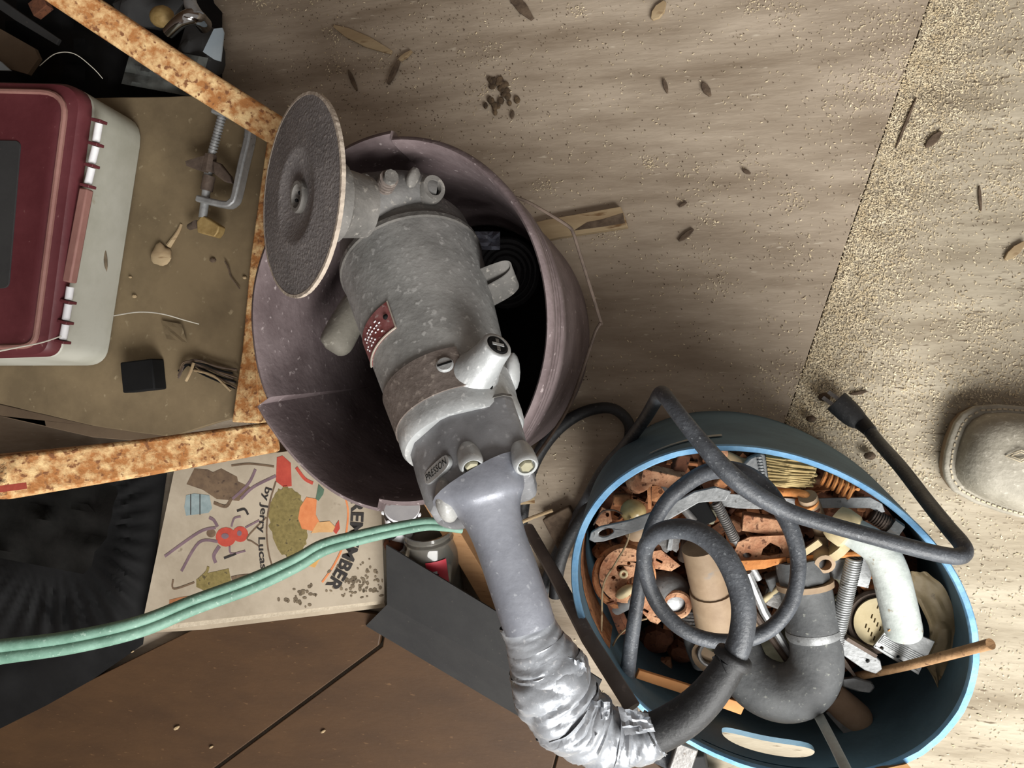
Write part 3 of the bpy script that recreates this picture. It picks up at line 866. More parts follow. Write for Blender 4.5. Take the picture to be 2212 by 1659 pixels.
ob('steel_rod', TP([(1420, 1030, .258, 9), (1460, 1080, .262, 9), (1500, 1126, .262, 9)], 10, 1), steel_m, None, 'straight steel rod slanting under the slotted lever', 'rod')
ob('dark_socket', MB().box(P(1505, 1098, .25), (.012, .016, .012), Matrix.Rotation(.5, 3, 'Z')), dark_m, None, 'black square socket piece left of the short grey spring', 'socket', bevel=.001)
ob('amber_stub', TP([(1540, 1096, .252, 14), (1530, 1126, .248, 13)], 12, 1), dustpipe_m, None, 'olive stub of pipe beside the short grey spring', 'stub')
ob('dark_bolt', TP([(1490, 1150, .245, 13), (1476, 1206, .225, 13)], 10, 1), brown2_m, None, 'dark brown rod standing inside the small cord loop', 'rod')
# hinges right of centre
ob('rusty_block', MB().box(P(1650, 1132, .252), (px(1650, 1132, .25, 46), px(1650, 1132, .25, 18), .01), Matrix.Rotation(-.12, 3, 'Z')), rustpink_m, None, 'flat rusty block right of the short grey spring', 'block', bevel=.001)
ob('bracket_with_window', SP([(1584, 1200), (1594, 1172), (1620, 1160), (1700, 1156), (1716, 1190), (1706, 1204), (1600, 1212)], .266, .003, [[(1648, 1186), (1664, 1172), (1684, 1182), (1692, 1196), (1662, 1202), (1644, 1200)], circ(1614, 1200, 10, 6, 10)]), rustpink_m, None,
   'rusty strap plate with a diamond shaped window', 'plate')
ob('orange_plate', BP([(1596, 1222, .27, 22), (1650, 1218, .27, 19), (1698, 1208, .272, 8)], .004), rustor_m, None, 'bright orange tapering rusty strip below the windowed strap plate', 'strip')
ob('rust_rod', TP([(1700, 1212, .274, 6), (1770, 1203, .276, 6), (1860, 1196, .28, 6)], 8, 1), rustor_m, None, 'thin orange rusty rod pointing at the white elbow', 'rod')
ob('ivory_stick', BP([(1722, 1204, .276, 12), (1772, 1170, .282, 14)], .004), cream_m, None, 'short ivory plastic stick beside the cord', 'stick')
t = thing('tube_fitting', 'small tan tube fitting with open end below the ivory stick', 'fitting', P(1775, 1195, .25))
ob('tube', MB().lathe([(.0052, .0), (.009, .0), (.010, .012), (.009, .02), (.0055, .021), (.0052, .008)], P(1770, 1194, .262), (.1, -.3, 1), 16, False), tanpipe_m, t)
ob('tube_base', TP([(1774, 1160, .255, 14), (1772, 1196, .258, 16)], 12, 1), tanpipe_m, t)
ob('pale_rod', TP([(1722, 1232, .272, 7), (1690, 1264, .262, 5), (1650, 1296, .25, 7)], 10, 2), cream_m, None, 'pale tapering stick pointing down left below the orange strip', 'stick')
ob('grey_spike', TP([(1614, 1236, .262, 10), (1650, 1320, .25, 10), (1726, 1446, .24, 8)], 8, 1), galv_m, None, 'long bright grey bar running down into the drain trap bend', 'bar')
ob('brown_bar', TP([(1592, 1272, .25, 8), (1640, 1340, .246, 8), (1720, 1455, .243, 7)], 8, 1), brown2_m, None, 'long brown bar just left of the bright grey bar', 'bar')
ob('dark_fitting', MB().box(P(1690, 1254, .248), (.014, .009, .01), Matrix.Rotation(.4, 3, 'Z')), abs_m, None, 'dark plastic fitting left of the drain trap slip nut', 'fitting', bevel=.002)
ob('grey_clip', MB().box(P(1672, 1290, .24), (.010, .008, .008), Matrix.Rotation(-.3, 3, 'Z')), steel_m, None, 'grey clip left of the drain trap washer', 'clip', bevel=.001)
ob('tan_ball', MB().ball(P(1628, 1336, .232), (.010, .010, .009), 12), tanpipe_m, None, 'tan ball behind the cord, left of the bars', 'ball')
# strap around spring
ob('metal_strap', BP([(1812, 1206, .262, 28), (1800, 1248, .255, 28)], .003), galv_m, None, 'pale metal strip left of the long coil spring', 'strip')
ob('metal_strap', BP([(1880, 1198, .262, 24), (1862, 1266, .255, 24)], .003), galv_m, None, 'pale metal strip right of the long coil spring', 'strip')
for i, (u, v, a, b, lb) in enumerate(((1782, 1232, 24, 14, 'tan ring nearest the tube fitting'), (1800, 1270, 20, 26, 'tan ring at the upper right of the drain trap'), (1880, 1258, 18, 14, 'rusty ring right of the long coil spring'))):
    ob('loose_ring', MB().tube([P(x, y, .245) for x, y in circ(u, v, a, b, 24)], .003, 8, closed=True), (rustor_m, dustpipe_m, rust_m)[i], None, lb, 'ring')
# drain strainer
t = thing('drain_strainer', 'cream round drain strainer with rows of small slots', 'strainer', P(1888, 1340, .23))
hl = [[(1870 + 13 * i + 6 * j - 2.6, 1352 - 21 * i + 9 * j + 4), (1870 + 13 * i + 6 * j + .5, 1352 - 21 * i + 9 * j - 5.5), (1870 + 13 * i + 6 * j + 3.6, 1352 - 21 * i + 9 * j - 4), (1870 + 13 * i + 6 * j + .5, 1352 - 21 * i + 9 * j + 5.5)] for i in range(4) for j in range(4)]
hl = [[(x, y) for x, y in h] for h in hl]
ob('strainer_plate', SP(circ(1898, 1344, 54, 52, 40), .256, .003, hl), cream_m, t)
ob('strainer_rim', MB().tube([P(a, b, .249) for a, b in circ(1893, 1342, 60, 60, 44)], .004, 8, closed=True), brown2_m, t, 'dark outer ring')
# aluminium plate
t = thing('ribbed_plate', 'square ribbed aluminium plate with screw holes, right of the strainer', 'plate', P(1960, 1400, .24))
sq_ = [(1886, 1398), (1926, 1346), (2020, 1386), (1984, 1458)]
bil = lambda a, b: (lerp(lerp(sq_[0][0], sq_[1][0], b), lerp(sq_[3][0], sq_[2][0], b), a), lerp(lerp(sq_[0][1], sq_[1][1], b), lerp(sq_[3][1], sq_[2][1], b), a))
ob('plate', SP(sq_, .262, .003, [circ(*bil(.14, .12), 4, 4, 10), circ(*bil(.5, .14), 4, 4, 10), circ(*bil(.88, .12), 4, 4, 10)]), alu_m, t, bevel=.0004)
for k in range(9):
    b = .06 + .055 * k
    if k in (1, 2):
        continue
    ob('rib', MB().bar([P(*bil(.03, b), .2623), P(*bil(.97, b), .2623)], .0011, .0012), alu_m, t)
# dry film
rows = []
for j in range(14):
    f = j / 13
    ce = cr([(1985, 1235), (2020, 1290), (2045, 1360), (2040, 1420), (2040, 1490)], 4)
    cpt = ce[min(int(f * (len(ce) - 1)), len(ce) - 1)]
    wd = [30, 34, 44, 48, 46, 44, 42, 40, 42, 46, 44, 34, 18, 3][j]
    rows.append([P(cpt[0] - wd * .9 + 1.55 * wd * i / 8 - (10 if j > 9 else 0), cpt[1] + 6 * noise.noise(V((i, j, 0)) * .7), .262 + .012 * noise.noise(V((i * .55, j * .8, 4))) - .012 * f) for i in range(9)])
ob('dry_film', MB().grid(rows), leaf_m, None, 'crumpled brownish plastic film against the right inner wall', 'film', smooth=70, sub=1)
# rod, levers, spoon
t = thing('rusty_rod', 'long tan rusty rod leaning out over the right rim', 'rod', P(1990, 1430, .26))
ob('rod', TP([(1846, 1462, .225, 9), (1950, 1440, .27, 10), (2060, 1412, .318, 11), (2140, 1391, .35, 12)], 14, 4), M('tan_rust', (150, 116, 80), (178, 142, 104), (110, 80, 56), 40, .9, .05, .4), t, smooth=50)
t = thing('grey_lever', 'grey folded metal lever with rounded end under the tan rod', 'lever', P(1855, 1420, .23))
ob('lever', SP([(1806, 1376), (1836, 1382), (1880, 1408), (1902, 1428), (1906, 1446), (1892, 1456), (1868, 1448), (1816, 1412)], .262, .006, [circ(1874, 1427, 4, 4, 8)]), galv_m, t, bevel=.001)
ob('flange', BP([(1824, 1374, .268, 8), (1888, 1412, .262, 8)], .012), brown2_m, t, 'dark folded flange')
ob('flat_spike', BP([(1812, 1416, .25, 14), (1850, 1464, .232, 4)], .003), brown2_m, None, 'thin brown pointed strip beside the long spring end', 'strip')
ob('grey_spatula', SP([(1818, 1468), (1850, 1464), (1884, 1474), (1891, 1486), (1882, 1497), (1850, 1494), (1820, 1484)], .238, .005), galv_m, None, 'grey rounded metal tongue below the grey lever', 'tongue', bevel=.0015)
t = thing('wooden_dowel', 'tan rounded wooden dowel end below the drain trap', 'dowel', P(1850, 1540, .2))
ob('handle', TP([(1790, 1494, .232, 30), (1830, 1532, .222, 33), (1852, 1552, .216, 33), (1860, 1560, .214, 27), (1866, 1566, .212, 14)], 22, 3), M('tan_handle', (150, 122, 98), (172, 146, 122), None, 20, .8, 0, .2), t, smooth=60)
t = thing('drilled_strap', 'brown flat strap with a bolt hole below the drain trap', 'strap', P(1815, 1560, .2))
ob('strap', SP([(1784, 1540), (1806, 1520), (1852, 1570), (1850, 1586), (1832, 1597), (1818, 1580)], .228, .004, [circ(1836, 1571, 5, 5, 10)]), steel_m, t, bevel=.0005)
ob('white_rod', TP([(1768, 1545, .262, 11), (1800, 1606, .318, 11), (1846, 1700, .39, 13)], 12, 2), whitepipe_m, None, 'straight whitish rod poking out over the lower rim', 'rod')
ob('webbing_strap', MB().grid([[P(lerp(a, b, i / 6), lerp(c, d, i / 6), z + .002 * math.sin(i)) for i in range(7)] for a, b, c, d, z in
   ((1828, 1848, 1600, 1592, .2), (1850, 1900, 1618, 1606, .235), (1868, 1930, 1640, 1630, .28), (1890, 1960, 1665, 1650, .318), (1910, 1985, 1690, 1680, .30), (1925, 2000, 1720, 1710, .2))]), web_m, None, 'brown woven webbing strap hanging over the lower rim', 'strap')
t = thing('thin_plank', 'orange wooden slat crossing beneath the rubber strain relief', 'slat', P(1490, 1490, .2))
ob('slat', BP([(1376, 1454, .262, 20), (1470, 1484, .246, 22), (1604, 1530, .225, 26)], .005), orwood_m, t, bevel=.0006)
ob('thin_wire', TP([(1362, 1118, .274, 2.4), (1356, 1168, .272, 2.2), (1330, 1216, .27, 2.2), (1304, 1262, .264, 2.2), (1300, 1330, .262, 2.2), (1300, 1410, .252, 2.2), (1314, 1412, .25, 2.2), (1336, 1374, .25, 2.2), (1370, 1346, .246, 2.2), (1398, 1336, .246, 2.2)], 6, 6), lath_m, None, 'thin looping pale wire at the left of the bucket', 'wire')
for i, (u, v, a, h, rz, lb) in enumerate(((1420, 1380, 44, .014, .3, 'brown folded card shape in the dark left hollow'), (1470, 1410, 34, .014, -.4, 'darker brown wedge deep in the left hollow'), (1360, 1180, 30, .012, .8, 'crumpled rusty sheet under the slotted lever end'), (1300, 1190, 22, .012, .2, 'rusty curled flake at the left inner wall'))):
    ob('rusted_sheet', MB().ball(P(u, v, zb_at(u, v) - .004 * (i < 2)), (px(u, v, .2, a), px(u, v, .2, a * .8), h), 9, Matrix.Rotation(rz, 3, 'Z'), lambda q: 1 + .35 * noise.noise(q * 60 + V((i, 0, 0)))), rustdk_m if i < 2 else rust_m, None, lb, 'sheet', smooth=15)
ex = [(1345, 1080, 20, 'squat rusty nut at the far left above the lever'), (1470, 1000, 22, 'dark rusty wedge below the upper left rim'), (1590, 1130, 16, 'dark rusty nut right of the short grey spring'), (1560, 1040, 18, 'orange angular scrap under the cord crossing'), (1720, 1046, 14, 'rusty lug below the brush bristles'), (1762, 1040, 12, 'pinkish rusty lug left of the orange spring'), (1860, 1090, 14, 'rusty lump under the grey strap end'),
      (1980, 1190, 16, 'brown lump below the right rim'), (1690, 1330, 14, 'rusty nub between bars and drain trap'), (1610, 1300, 12, 'rusty stub right of the tan pipe'), (1470, 1240, 14, 'dark rusty lump left of the tan pipe'), (1440, 1440, 18, 'rusty chunk at the bottom of the left hollow')]
for i, (u, v, r, lb) in enumerate(ex):
    z = zb_at(u, v) + .004
    ob('rusty_lump', MB().box(P(u, v, z), (px(u, v, z, r), px(u, v, z, r * .65), .007), Matrix.Rotation(i * 1.3, 3, 'Z') @ Matrix.Rotation(.3 * math.sin(i * 2.), 3, 'X')), (rust_m, rustdk_m, rustpink_m)[i % 3], None, lb, 'lump', bevel=.002)

# ================================================================ the big grinder
GA, GT = P(890, 575, .285), P(990, 905, .365)
ga = (GT - GA).normalized()
GL = (GT - GA).length
vw = (C0 - (GA + GT) / 2).normalized()
gy = (vw - ga * vw.dot(ga)).normalized()       # towards the viewer side
gx = gy.cross(ga)
if gx.x < 0:
    gx = -gx
def G(s, x, y):
    return GA + ga * s + gx * x + gy * y
R1, R2 = px(890, 575, .285, 153), px(990, 905, .365, 132)
def rad(s):
    f = max(0, min(1, s / GL))
    return lerp(R1, R2, f ** 1.1)
def bsurf(s, t, off=0.0):
    r = rad(s) + off
    return G(s, r * math.sin(t), r * math.cos(t))
gr = thing('angle_grinder', 'large old grey angle grinder lying across the mauve bucket, handle wrapped in duct tape', 'grinder', GA + ga * .1)
def lath(prof, n=48):
    m = MB()
    m.loft([[G(s, r * math.sin(2 * PI * j / n), r * math.cos(2 * PI * j / n)) for j in range(n)] for s, r in prof])
    return m
ob('motor_body', lath([(s, rad(s)) for s in [0.002 + (GL - .004) * i / 14 for i in range(15)]] + [(GL + .004, R2 * .96)]), cast_m, gr, smooth=40)
ob('front_cap', lath([(-.042, R1 * .55), (-.042, R1 * .8), (-.037, R1 * .9), (-.030, R1 * .94), (-.004, R1 * .985), (-.002, R1 * 1.015), (.003, R1 * 1.015), (.005, R1 * .99)]), castdk_m, gr, 'darker end cap with raised ring')
geardk_m = M('gear_casting', (74, 73, 72), (98, 96, 94), (124, 120, 114), 26, .65, .1, .3, 190, .62)
# silver collar with the brush boss
s_a, t_a = inv(bsurf, 985, 752, (0, GL), (-1.4, 1.4))
s_b, t_b = inv(bsurf, 1003, 836, (0, GL), (-1.4, 1.4))
def patch(f, s0_, s1_, t0, t1, n=14, th=.002, m=8):
    mb = MB()
    def s_at(fs, ft):
        return lerp(s0_, s1_, fs)
    g = [[f(lerp(s0_, s1_, i / m), lerp(t0, t1, j / n), th) for j in range(n + 1)] for i in range(m + 1)]
    mb.grid(g)
    b = [g[0][j] for j in range(n + 1)] + [g[i][n] for i in range(1, m + 1)] + [g[m][j] for j in range(n - 1, -1, -1)] + [g[i][0] for i in range(m - 1, 0, -1)]
    ins = [p - (p - (GA + ga * (p - GA).dot(ga))).normalized() * (th + .003) for p in b]
    mb.loft([b, ins], caps=False)
    return mb
ob('cover_band', patch(bsurf, s_a, s_b, t_a, -1.75, 22, .0026), band_m, gr, 'brown dusty brush cover', bevel=.0012)
bs, bt = inv(bsurf, 962, 793, (0, GL), (-1.4, 1.4))
p = bsurf(bs, bt, .003)
nn = (p - (GA + ga * bs)).normalized()
o = ob('cover_screw', MB().lathe([(.0072, 0), (.0072, .0012), (.006, .0022), (0.0005, .0024)], p, nn, 18), alu_m, gr)
ob('screw_slot', MB().box(p + nn * .0024, (.0062, .0009, .0004), nn.to_track_quat('Z', 'Y').to_matrix() @ Matrix.Rotation(.7, 3, 'Z')), dark_m, o)
# name plate
q0, q1 = inv(bsurf, 838, 652, (0, GL), (-1.5, 1)), inv(bsurf, 851, 713, (0, GL), (-1.5, 1))
npl = ob('name_plate', patch(lambda s, t, o_: bsurf(s + .0, t, o_), q0[0], q1[0], q0[1], q0[1] - .95, 14, .0012, 6), plate_m, gr, 'worn red name plate')
ob('plate_edge', MB().tube([bsurf(q1[0], lerp(q0[1], q0[1] - .95, k / 14), .0014) for k in range(15)], .0009, 6), plateedge_m, npl)
ob('plate_edge', MB().tube([bsurf(lerp(q0[0], q1[0], k / 6), q0[1], .0014) for k in range(7)], .0007, 6), plateedge_m, npl)
mb = MB()
for k in range(4):
    for j in range(9):
        s = lerp(q0[0], q1[0], .3 + .16 * k)
        t = q0[1] - .22 - .065 * j
        if random.random() < .8:
            a, b = bsurf(s, t, .0015), bsurf(s, t - .045 * random.uniform(.6, 1), .0015)
            mb.bar([a, b], .0011, .0003, (a - GA).normalized())
ob('plate_print', mb, wht_m, npl, 'worn pale lines of print')
p = bsurf(lerp(q0[0], q1[0], .45), q0[1] - .1, .001)
ob('rivet', MB().ball(p, .0026, 10), dark_m, npl)
# tail collar, aluminium
c0, c1 = inv(bsurf, 1010, 860, (0, GL * 1.3), (-1, 1.2))
ob('tail_collar', lath([(s_b + .004, rad(s_b) + .0006), (GL * .95 + .004, R2 * 1.02), (GL + .012, R2 * 1.03), (GL + .019, R2 * 1.02), (GL + .0225, R2 * .98), (GL + .0225, R2 * .5)]), alu_m, gr, 'bright worn aluminium collar')
ob('collar_web', patch(bsurf, s_a + .012, s_b + .006, t_a + .02, 1.6, 16, .0012), alu_m, gr, bevel=.0008)
fl = [inv(bsurf, *q, (0, GL), (-1, 1.6)) for q in ((1000, 770), (1040, 720), (1078, 690), (1110, 780))]
# boss
bs, bt = inv(bsurf, 1030, 800, (0, GL), (-1.2, 1.5))
b0 = bsurf(bs, bt, -.012)
zcap = 0.405
cp = P(1075, 745, zcap)
bx = (cp - b0)
bl = bx.length
bxn = bx.normalized()
rc = px(1075, 745, zcap, 35)
ob('brush_boss', MB().lathe([(rc * 2.2, -.010), (rc * 1.7, bl * .16), (rc * 1.3, bl * .38), (rc * 1.08, bl * .68), (rc, bl * .97), (rc * .94, bl), (rc * .74, bl), (rc * .72, bl - .003)], b0, bxn, 32), alu_m, gr, 'bright cast boss', smooth=60)
cap = ob('brush_cap', MB().lathe([(rc * .73, -.004), (rc * .73, -.0006), (rc * .62, .0006), (.0005, .0006)], cp, bxn, 26), dark_m, gr, 'black screw cap')
rq = bxn.to_track_quat('Z', 'Y').to_matrix()
ob('cap_slot', MB().box(cp + bxn * .0006, (rc * .42, rc * .1, .0005), rq @ Matrix.Rotation(.9, 3, 'Z')), alu_m, cap)
ob('cap_slot', MB().box(cp + bxn * .0004, (rc * .5, rc * .12, .0004), rq @ Matrix.Rotation(-.75, 3, 'Z')), castdk_m, cap)
hs, ht = inv(bsurf, 1058, 836, (0, GL), (-1, 1.5))
ob('casting_hole', MB().ball(bsurf(hs, ht, .0015), (.0022, .0042, .0012), 10, gy.rotation_difference(V((0, 0, 1))).to_matrix().inverted()), dark_m, gr)
# side boss on the far side
p = bsurf(GL * .86, 1.45, .002)
ob('side_boss', MB().ball(p, (.007, .018, .012), 14), alu_m, gr)
# housing: six sided section, roofs to a ridge
H1 = P(1040, 1070, .402)
hx = (H1 - GT)
HL = hx.length
ha_ = hx.normalized()
hyv = (vw - ha_ * vw.dot(ha_)).normalized()
hxv = hyv.cross(ha_)
if hxv.x < 0:
    hxv = -hxv
def H(s, x, y):
    return GT + ha_ * s + hxv * x + hyv * y
sec = [(-.047, .004), (-.040, .022), (-.014, .0455), (-.006, .0475), (.040, .0415), (.047, .036), (.049, -.03), (.042, -.037), (-.034, -.037), (-.045, -.030)]
def hring(s, k=1.0, ky=1.0, dx=0, dy=0):
    return [H(s, x * k + dx, y * ky + dy) for x, y in sec]
ob('switch_housing', MB().loft([hring(.014, .97, .97), hring(.017), hring(.022, 1.0, 1.0), hring(HL * .62, 1.0, .96), hring(HL * .92, .97, .86, 0, -.001), hring(HL + .004, .9, .74, 0, -.003)]), house_m, gr, 'grey switch housing', smooth=30, bevel=.003)
ob('housing_seam', MB().loft([[H(.0145, x * 1.0, y * 1.0) for x, y in sec], [H(.0175, x * 1.015, y * 1.015) for x, y in sec]]), castdk_m, gr, smooth=30)
# raised logo plate on the left facet
def facet(a, b):
    l_ = V((-.014, .0455)).lerp(V((-.047, .010)), b)
    k = lerp(1.0, .96, a)
    return H(lerp(0, HL * .75, a), l_.x, l_.y * k)
fn = (facet(.5, .5) - H(HL * .4, .0, .0)).normalized()
e1 = inv(facet, 924, 1036, (0, 1.6), (-.2, 1.3))
e2 = inv(facet, 970, 994, (0, 1.6), (-.2, 1.3))
def onplate(u, v, h):
    return facet(lerp(e1[0], e2[0], u) , lerp(e1[1], e2[1], u)) + fn * h + vdir * v
udir = (facet(*e2) - facet(*e1))
lw = udir.length
udir.normalize()
fn = udir.cross((facet(.9, .5) - facet(.1, .5)).normalized())
if fn.dot(vw) < 0:
    fn = -fn
vdir = fn.cross(udir)
cen = (facet(*e1) + facet(*e2)) / 2 + fn * .002
out = []
for a in range(24):
    t = 2 * PI * a / 24
    x = math.copysign(min(abs(math.cos(t)) ** .5, 1), math.cos(t)) * lw * .56
    y = math.copysign(abs(math.sin(t)) ** .7, math.sin(t)) * .0062
    out.append(cen + udir * x + vdir * y)
lg = ob('logo_plate', MB().slab(out, .004, dirn=-fn), alu_m, gr, 'raised maker plate', bevel=.0006)
vs, fs_ = text2d('PRESSON', 1.0)
wx = max(v[0] for v in vs) - min(v[0] for v in vs)
kk = lw * .92 / wx
ob('logo_lettering', MB().add([cen + fn * .0004 + udir * (x * kk) + vdir * (y * kk * 1.25) for x, y in vs], fs_), dark_m, lg, smooth=0)
# bolt lugs
for u, v, zz in ((1020, 1008, .437), (1137, 1006, .425)):
    p = P(u, v, zz)
    r = px(u, v, zz, 27)
    ax = (ha_ + hyv * .35).normalized()
    lug = ob('bolt_lug', MB().lathe([(r * .8, -.022), (r * 1.0, -.014), (r * 1.05, -.004), (r, .0), (r * .86, .002), (r * .72, .001), (r * .70, -.005)], p, ax, 24), alu_m, gr, 'bright worn lug', smooth=50)
    ob('bolt_head', MB().lathe([(r * .62, -.006), (r * .62, .0015), (r * .5, .003)], p + ax * -.001, ax, 6), dustpipe_m, lug)
# neck and grip
def ell(c, ax, rx, ry, n=28, p=2.6):
    ax = ax.normalized()
    yy = (vw - ax * vw.dot(ax)).normalized()
    xx = yy.cross(ax)
    r = []
    for j in range(n):
        a = 2 * PI * j / n
        c_, s_ = math.cos(a), math.sin(a)
        q = (abs(c_) ** p + abs(s_) ** p) ** (-1 / p)
        r.append(c + xx * (rx * q * c_) + yy * (ry * q * s_))
    return r
gp = [(1034, 1040, .407, 108, .036), (1048, 1066, .410, 92, .036), (1056, 1092, .412, 74, .033), (1066, 1124, .415, 62, .029), (1082, 1170, .418, 57, .026), (1108, 1245, .422, 58, .024), (1130, 1310, .424, 58, .024), (1142, 1350, .424, 57, .024)]
gp = cr(gp, 4)
cs = [P(a, b, c) for a, b, c, d, e in gp]
mb = MB()
mb.loft([ell(cs[i], cs[min(i + 1, len(cs) - 1)] - cs[max(i - 1, 0)], px(*gp[i][:3], gp[i][3]), gp[i][4]) for i in range(len(cs))])
ob('handle', mb, grip_m, gr, 'smooth grey metal grip', smooth=60)
# lock lever, flange
ob('switch_lever', MB().ball(P(968, 1078, .426), (px(966, 1080, .41, 26), px(966, 1080, .41, 50), .014), 20, Matrix.Rotation(.12, 3, 'Z')), cast_m, gr, 'pale oval switch lever', smooth=60)
ob('trigger_guard', MB().tube([P(*q) for q in cr([(938, 1066, .397), (946, 1094, .396), (962, 1118, .397), (988, 1124, .401), (1012, 1118, .407)], 5)], .0075, 12), house_m, gr)
ob('screw_eye', MB().tube([P(a, b, .424) for a, b in circ(1002, 1092, 8, 12, 16)], .0012, 6, closed=True), brass_m, gr)
# side handle
ob('side_handle', TP([(800, 620, .25, 32), (775, 655, .255, 34), (748, 700, .262, 36), (728, 738, .268, 36), (721, 752, .27, 30), (716, 760, .271, 16)], 22, 4), M('stub_handle', (96, 92, 84), (122, 118, 108), (142, 138, 128), 26, .75, .1, .25), gr, 'rounded stub side handle', smooth=60)
# hanging strap
tk = [(1040, 628, .30), (1070, 616, .30), (1100, 606, .30), (1115, 606, .298), (1121, 614, .297), (1118, 626, .296), (1100, 642, .296), (1064, 662, .296)]
r1 = [P(*q) for q in cr(tk, 4)]
off = P(1090, 566, .31) - P(1106, 608, .298)
wdt = [q + off for q in r1]
ctr_ = sum(r1, V()) / len(r1)
inn = [ctr_.lerp(q, .88) for q in r1]
inw = [q + off for q in inn]
mb = MB().grid([r1, wdt]).grid([inn, inw]).grid([r1, inn]).grid([wdt, inw])
ob('hanging_strap', mb, castdk_m, gr, 'looped metal strap', smooth=50)
# spindle, gear case
DC = P(646, 425, .43)
vv_ = (C0 - DC).normalized()
ex_ = P(540, 408, .43) - DC
ex_ = (ex_ - vv_ * ex_.dot(vv_)).normalized()
dn = (vv_ * .36 + ex_ * .933).normalized()
DR = px(652, 425, .43, 217)
dsc = ob('grinding_disc', MB().lathe([(.008, .001), (.020, .001), (.030, .0035), (.036, .0055), (.039, .0062), (.042, .0058), (DR * .985, .0035), (DR * .99, .0015), (DR * .985, -.0005), (.02, -.0005)], DC - dn * .003, dn, 90), disc_m, gr, 'dark grey abrasive disc', smooth=30)
rows = []
dx_ = dn.orthogonal().normalized()
dy_ = dn.cross(dx_)
ed = MB()
for i in range(420):
    a = 2 * PI * i / 420
    e = .0005 + .0007 * noise.noise(V((math.cos(a) * 30, math.sin(a) * 30, 0)))
    d_ = dx_ * math.cos(a) + dy_ * math.sin(a)
    rows.append([DC + d_ * (DR * .975) + dn * .0008, DC + d_ * (DR + e) + dn * .0006, DC + d_ * (DR + e * .6) - dn * .0028, DC + d_ * (DR * .975) - dn * .0036])
ob('disc_edge', ed.loft(rows, closed=True), edge_m, dsc, 'pale frayed edge')
ob('disc_flange', MB().lathe([(.013, -.003), (.0135, .0012), (.0125, .0028), (.0095, .0028), (.0085, .0), (.0075, -.002)], DC, dn, 28), castdk_m, dsc, 'round clamp nut')
for k in range(2):
    ob('pin_hole', MB().ball(DC + dn * .0008 + dx_ * (.004 * (1, -1)[k]), .0016, 8), dark_m, dsc)
nk = DC - dn * .012
gc = [(738, 468, .338, 64), (775, 446, .332, 64), (818, 427, .328, 57), (862, 415, .322, 47), (905, 409, .316, 37), (938, 414, .309, 30)]
ob('spindle_neck', MB().lathe([(.020, .006), (.026, .0), (.030, -.012), (.0335, -.015), (.0335, -.023), (.029, -.027), (.026, -.05)], DC - dn * .01, dn, 36), castdk_m, gr, smooth=45)
ob('gear_case', TP(gc, 28, 5, disp=lambda f, a, p: .003 * noise.noise(p * 40)), geardk_m, gr, 'dark cast gear head', smooth=60)
ob('gear_neck', TP([(836, 450, .300, 56), (862, 500, .285, 80), (880, 540, .28, 100)], 28, 4), castdk_m, gr, smooth=60)
pe = P(936, 406, .322)
ax = (P(962, 396, .345) - P(900, 430, .312)).normalized()
eb = ob('end_boss', MB().lathe([(.0165, -.03), (.0135, -.004), (.0125, .0), (.0115, .002), (.0075, .002), (.007, -.004)], pe, ax, 24), castdk_m, gr, 'round end boss')
ob('boss_hole', MB().lathe([(.0072, -.003), (.0005, -.003)], pe, ax, 18), dark_m, eb)
ob('grease_plug', MB().tube([P(834, 402, .35), P(836, 397, .354), P(842, 386, .362), P(846, 380, .366)], [.008, .008, .0065, .0065], 10), castdk_m, gr)
for k in range(4):
    f = k / 3
    ob('plug_thread', MB().tube([P(lerp(832, 840, f) - .5, lerp(403, 388, f), lerp(.351, .36, f)), P(lerp(832, 840, f) + .8, lerp(403, 388, f) - 3, lerp(.353, .362, f))], .0085, 12), band_m, gr)
for u, v, zz in ((784, 402, .355), (892, 388, .33)):
    ob('case_rib', MB().ball(P(u, v, zz), (.006, .012, .01), 10, Matrix.Rotation(-.3, 3, 'Z')), castdk_m, gr)
ob('case_flange', TP([(750, 468, .338, 66), (760, 462, .337, 66)], 30, 1), castdk_m, gr)

# duct tape: overlapping wraps with creases
def crease(seed, amp):
    def d(f, a, p):
        q = V((f * 5 + seed + .7 * math.sin(a), math.cos(a) * .8, math.sin(a) * .8))
        n_ = 1.3 * abs(noise.noise(q * 1.1)) + .4 * abs(noise.noise(q * 2.6 + V((3, 1, 2))))
        return amp * (n_ - .35)
    return d
tp = [(1133, 1334, .424, 59), (1146, 1364, .424, 60), (1158, 1394, .424, 66), (1172, 1424, .422, 76), (1184, 1456, .420, 83), (1196, 1490, .416, 86), (1214, 1524, .412, 84), (1246, 1556, .408, 78), (1284, 1580, .404, 70), (1322, 1592, .401, 60), (1360, 1596, .398, 54), (1396, 1592, .396, 48), (1420, 1582, .395, 44)]
tq = cr(tp, 7)
def wrap(i0, i1, grow, seed, amp, name, lb):
    seg = tq[i0:i1]
    pts = [P(*q[:3]) for q in seg]
    r = [px(*q[:3], q[3]) * grow * (.80) for q in seg]
    ts = MB()
    ts.tube(pts, [a / .80 for a in r], 56, False, disp=crease(seed, amp))
    return ob(name, ts, tape_m, gr, lb, smooth=45)
N_ = len(tq)
wrap(0, 18, 1.0, 1.0, .0012, 'tape_wrap', 'smooth wrap of silver tape nearest the grip')
wrap(13, 30, 1.01, 5.0, .0022, 'tape_wrap', 'second wrap of silver tape')
wrap(22, 52, 1.02, 9.0, .0065, 'tape_wrap', 'crumpled wrap of silver tape at the bend')
wrap(44, 70, 1.03, 14.0, .006, 'tape_wrap', 'creased bright wrap of silver tape')
wrap(64, N_, 1.05, 21.0, .004, 'tape_wrap', 'last wrap of silver tape on the rubber boot')
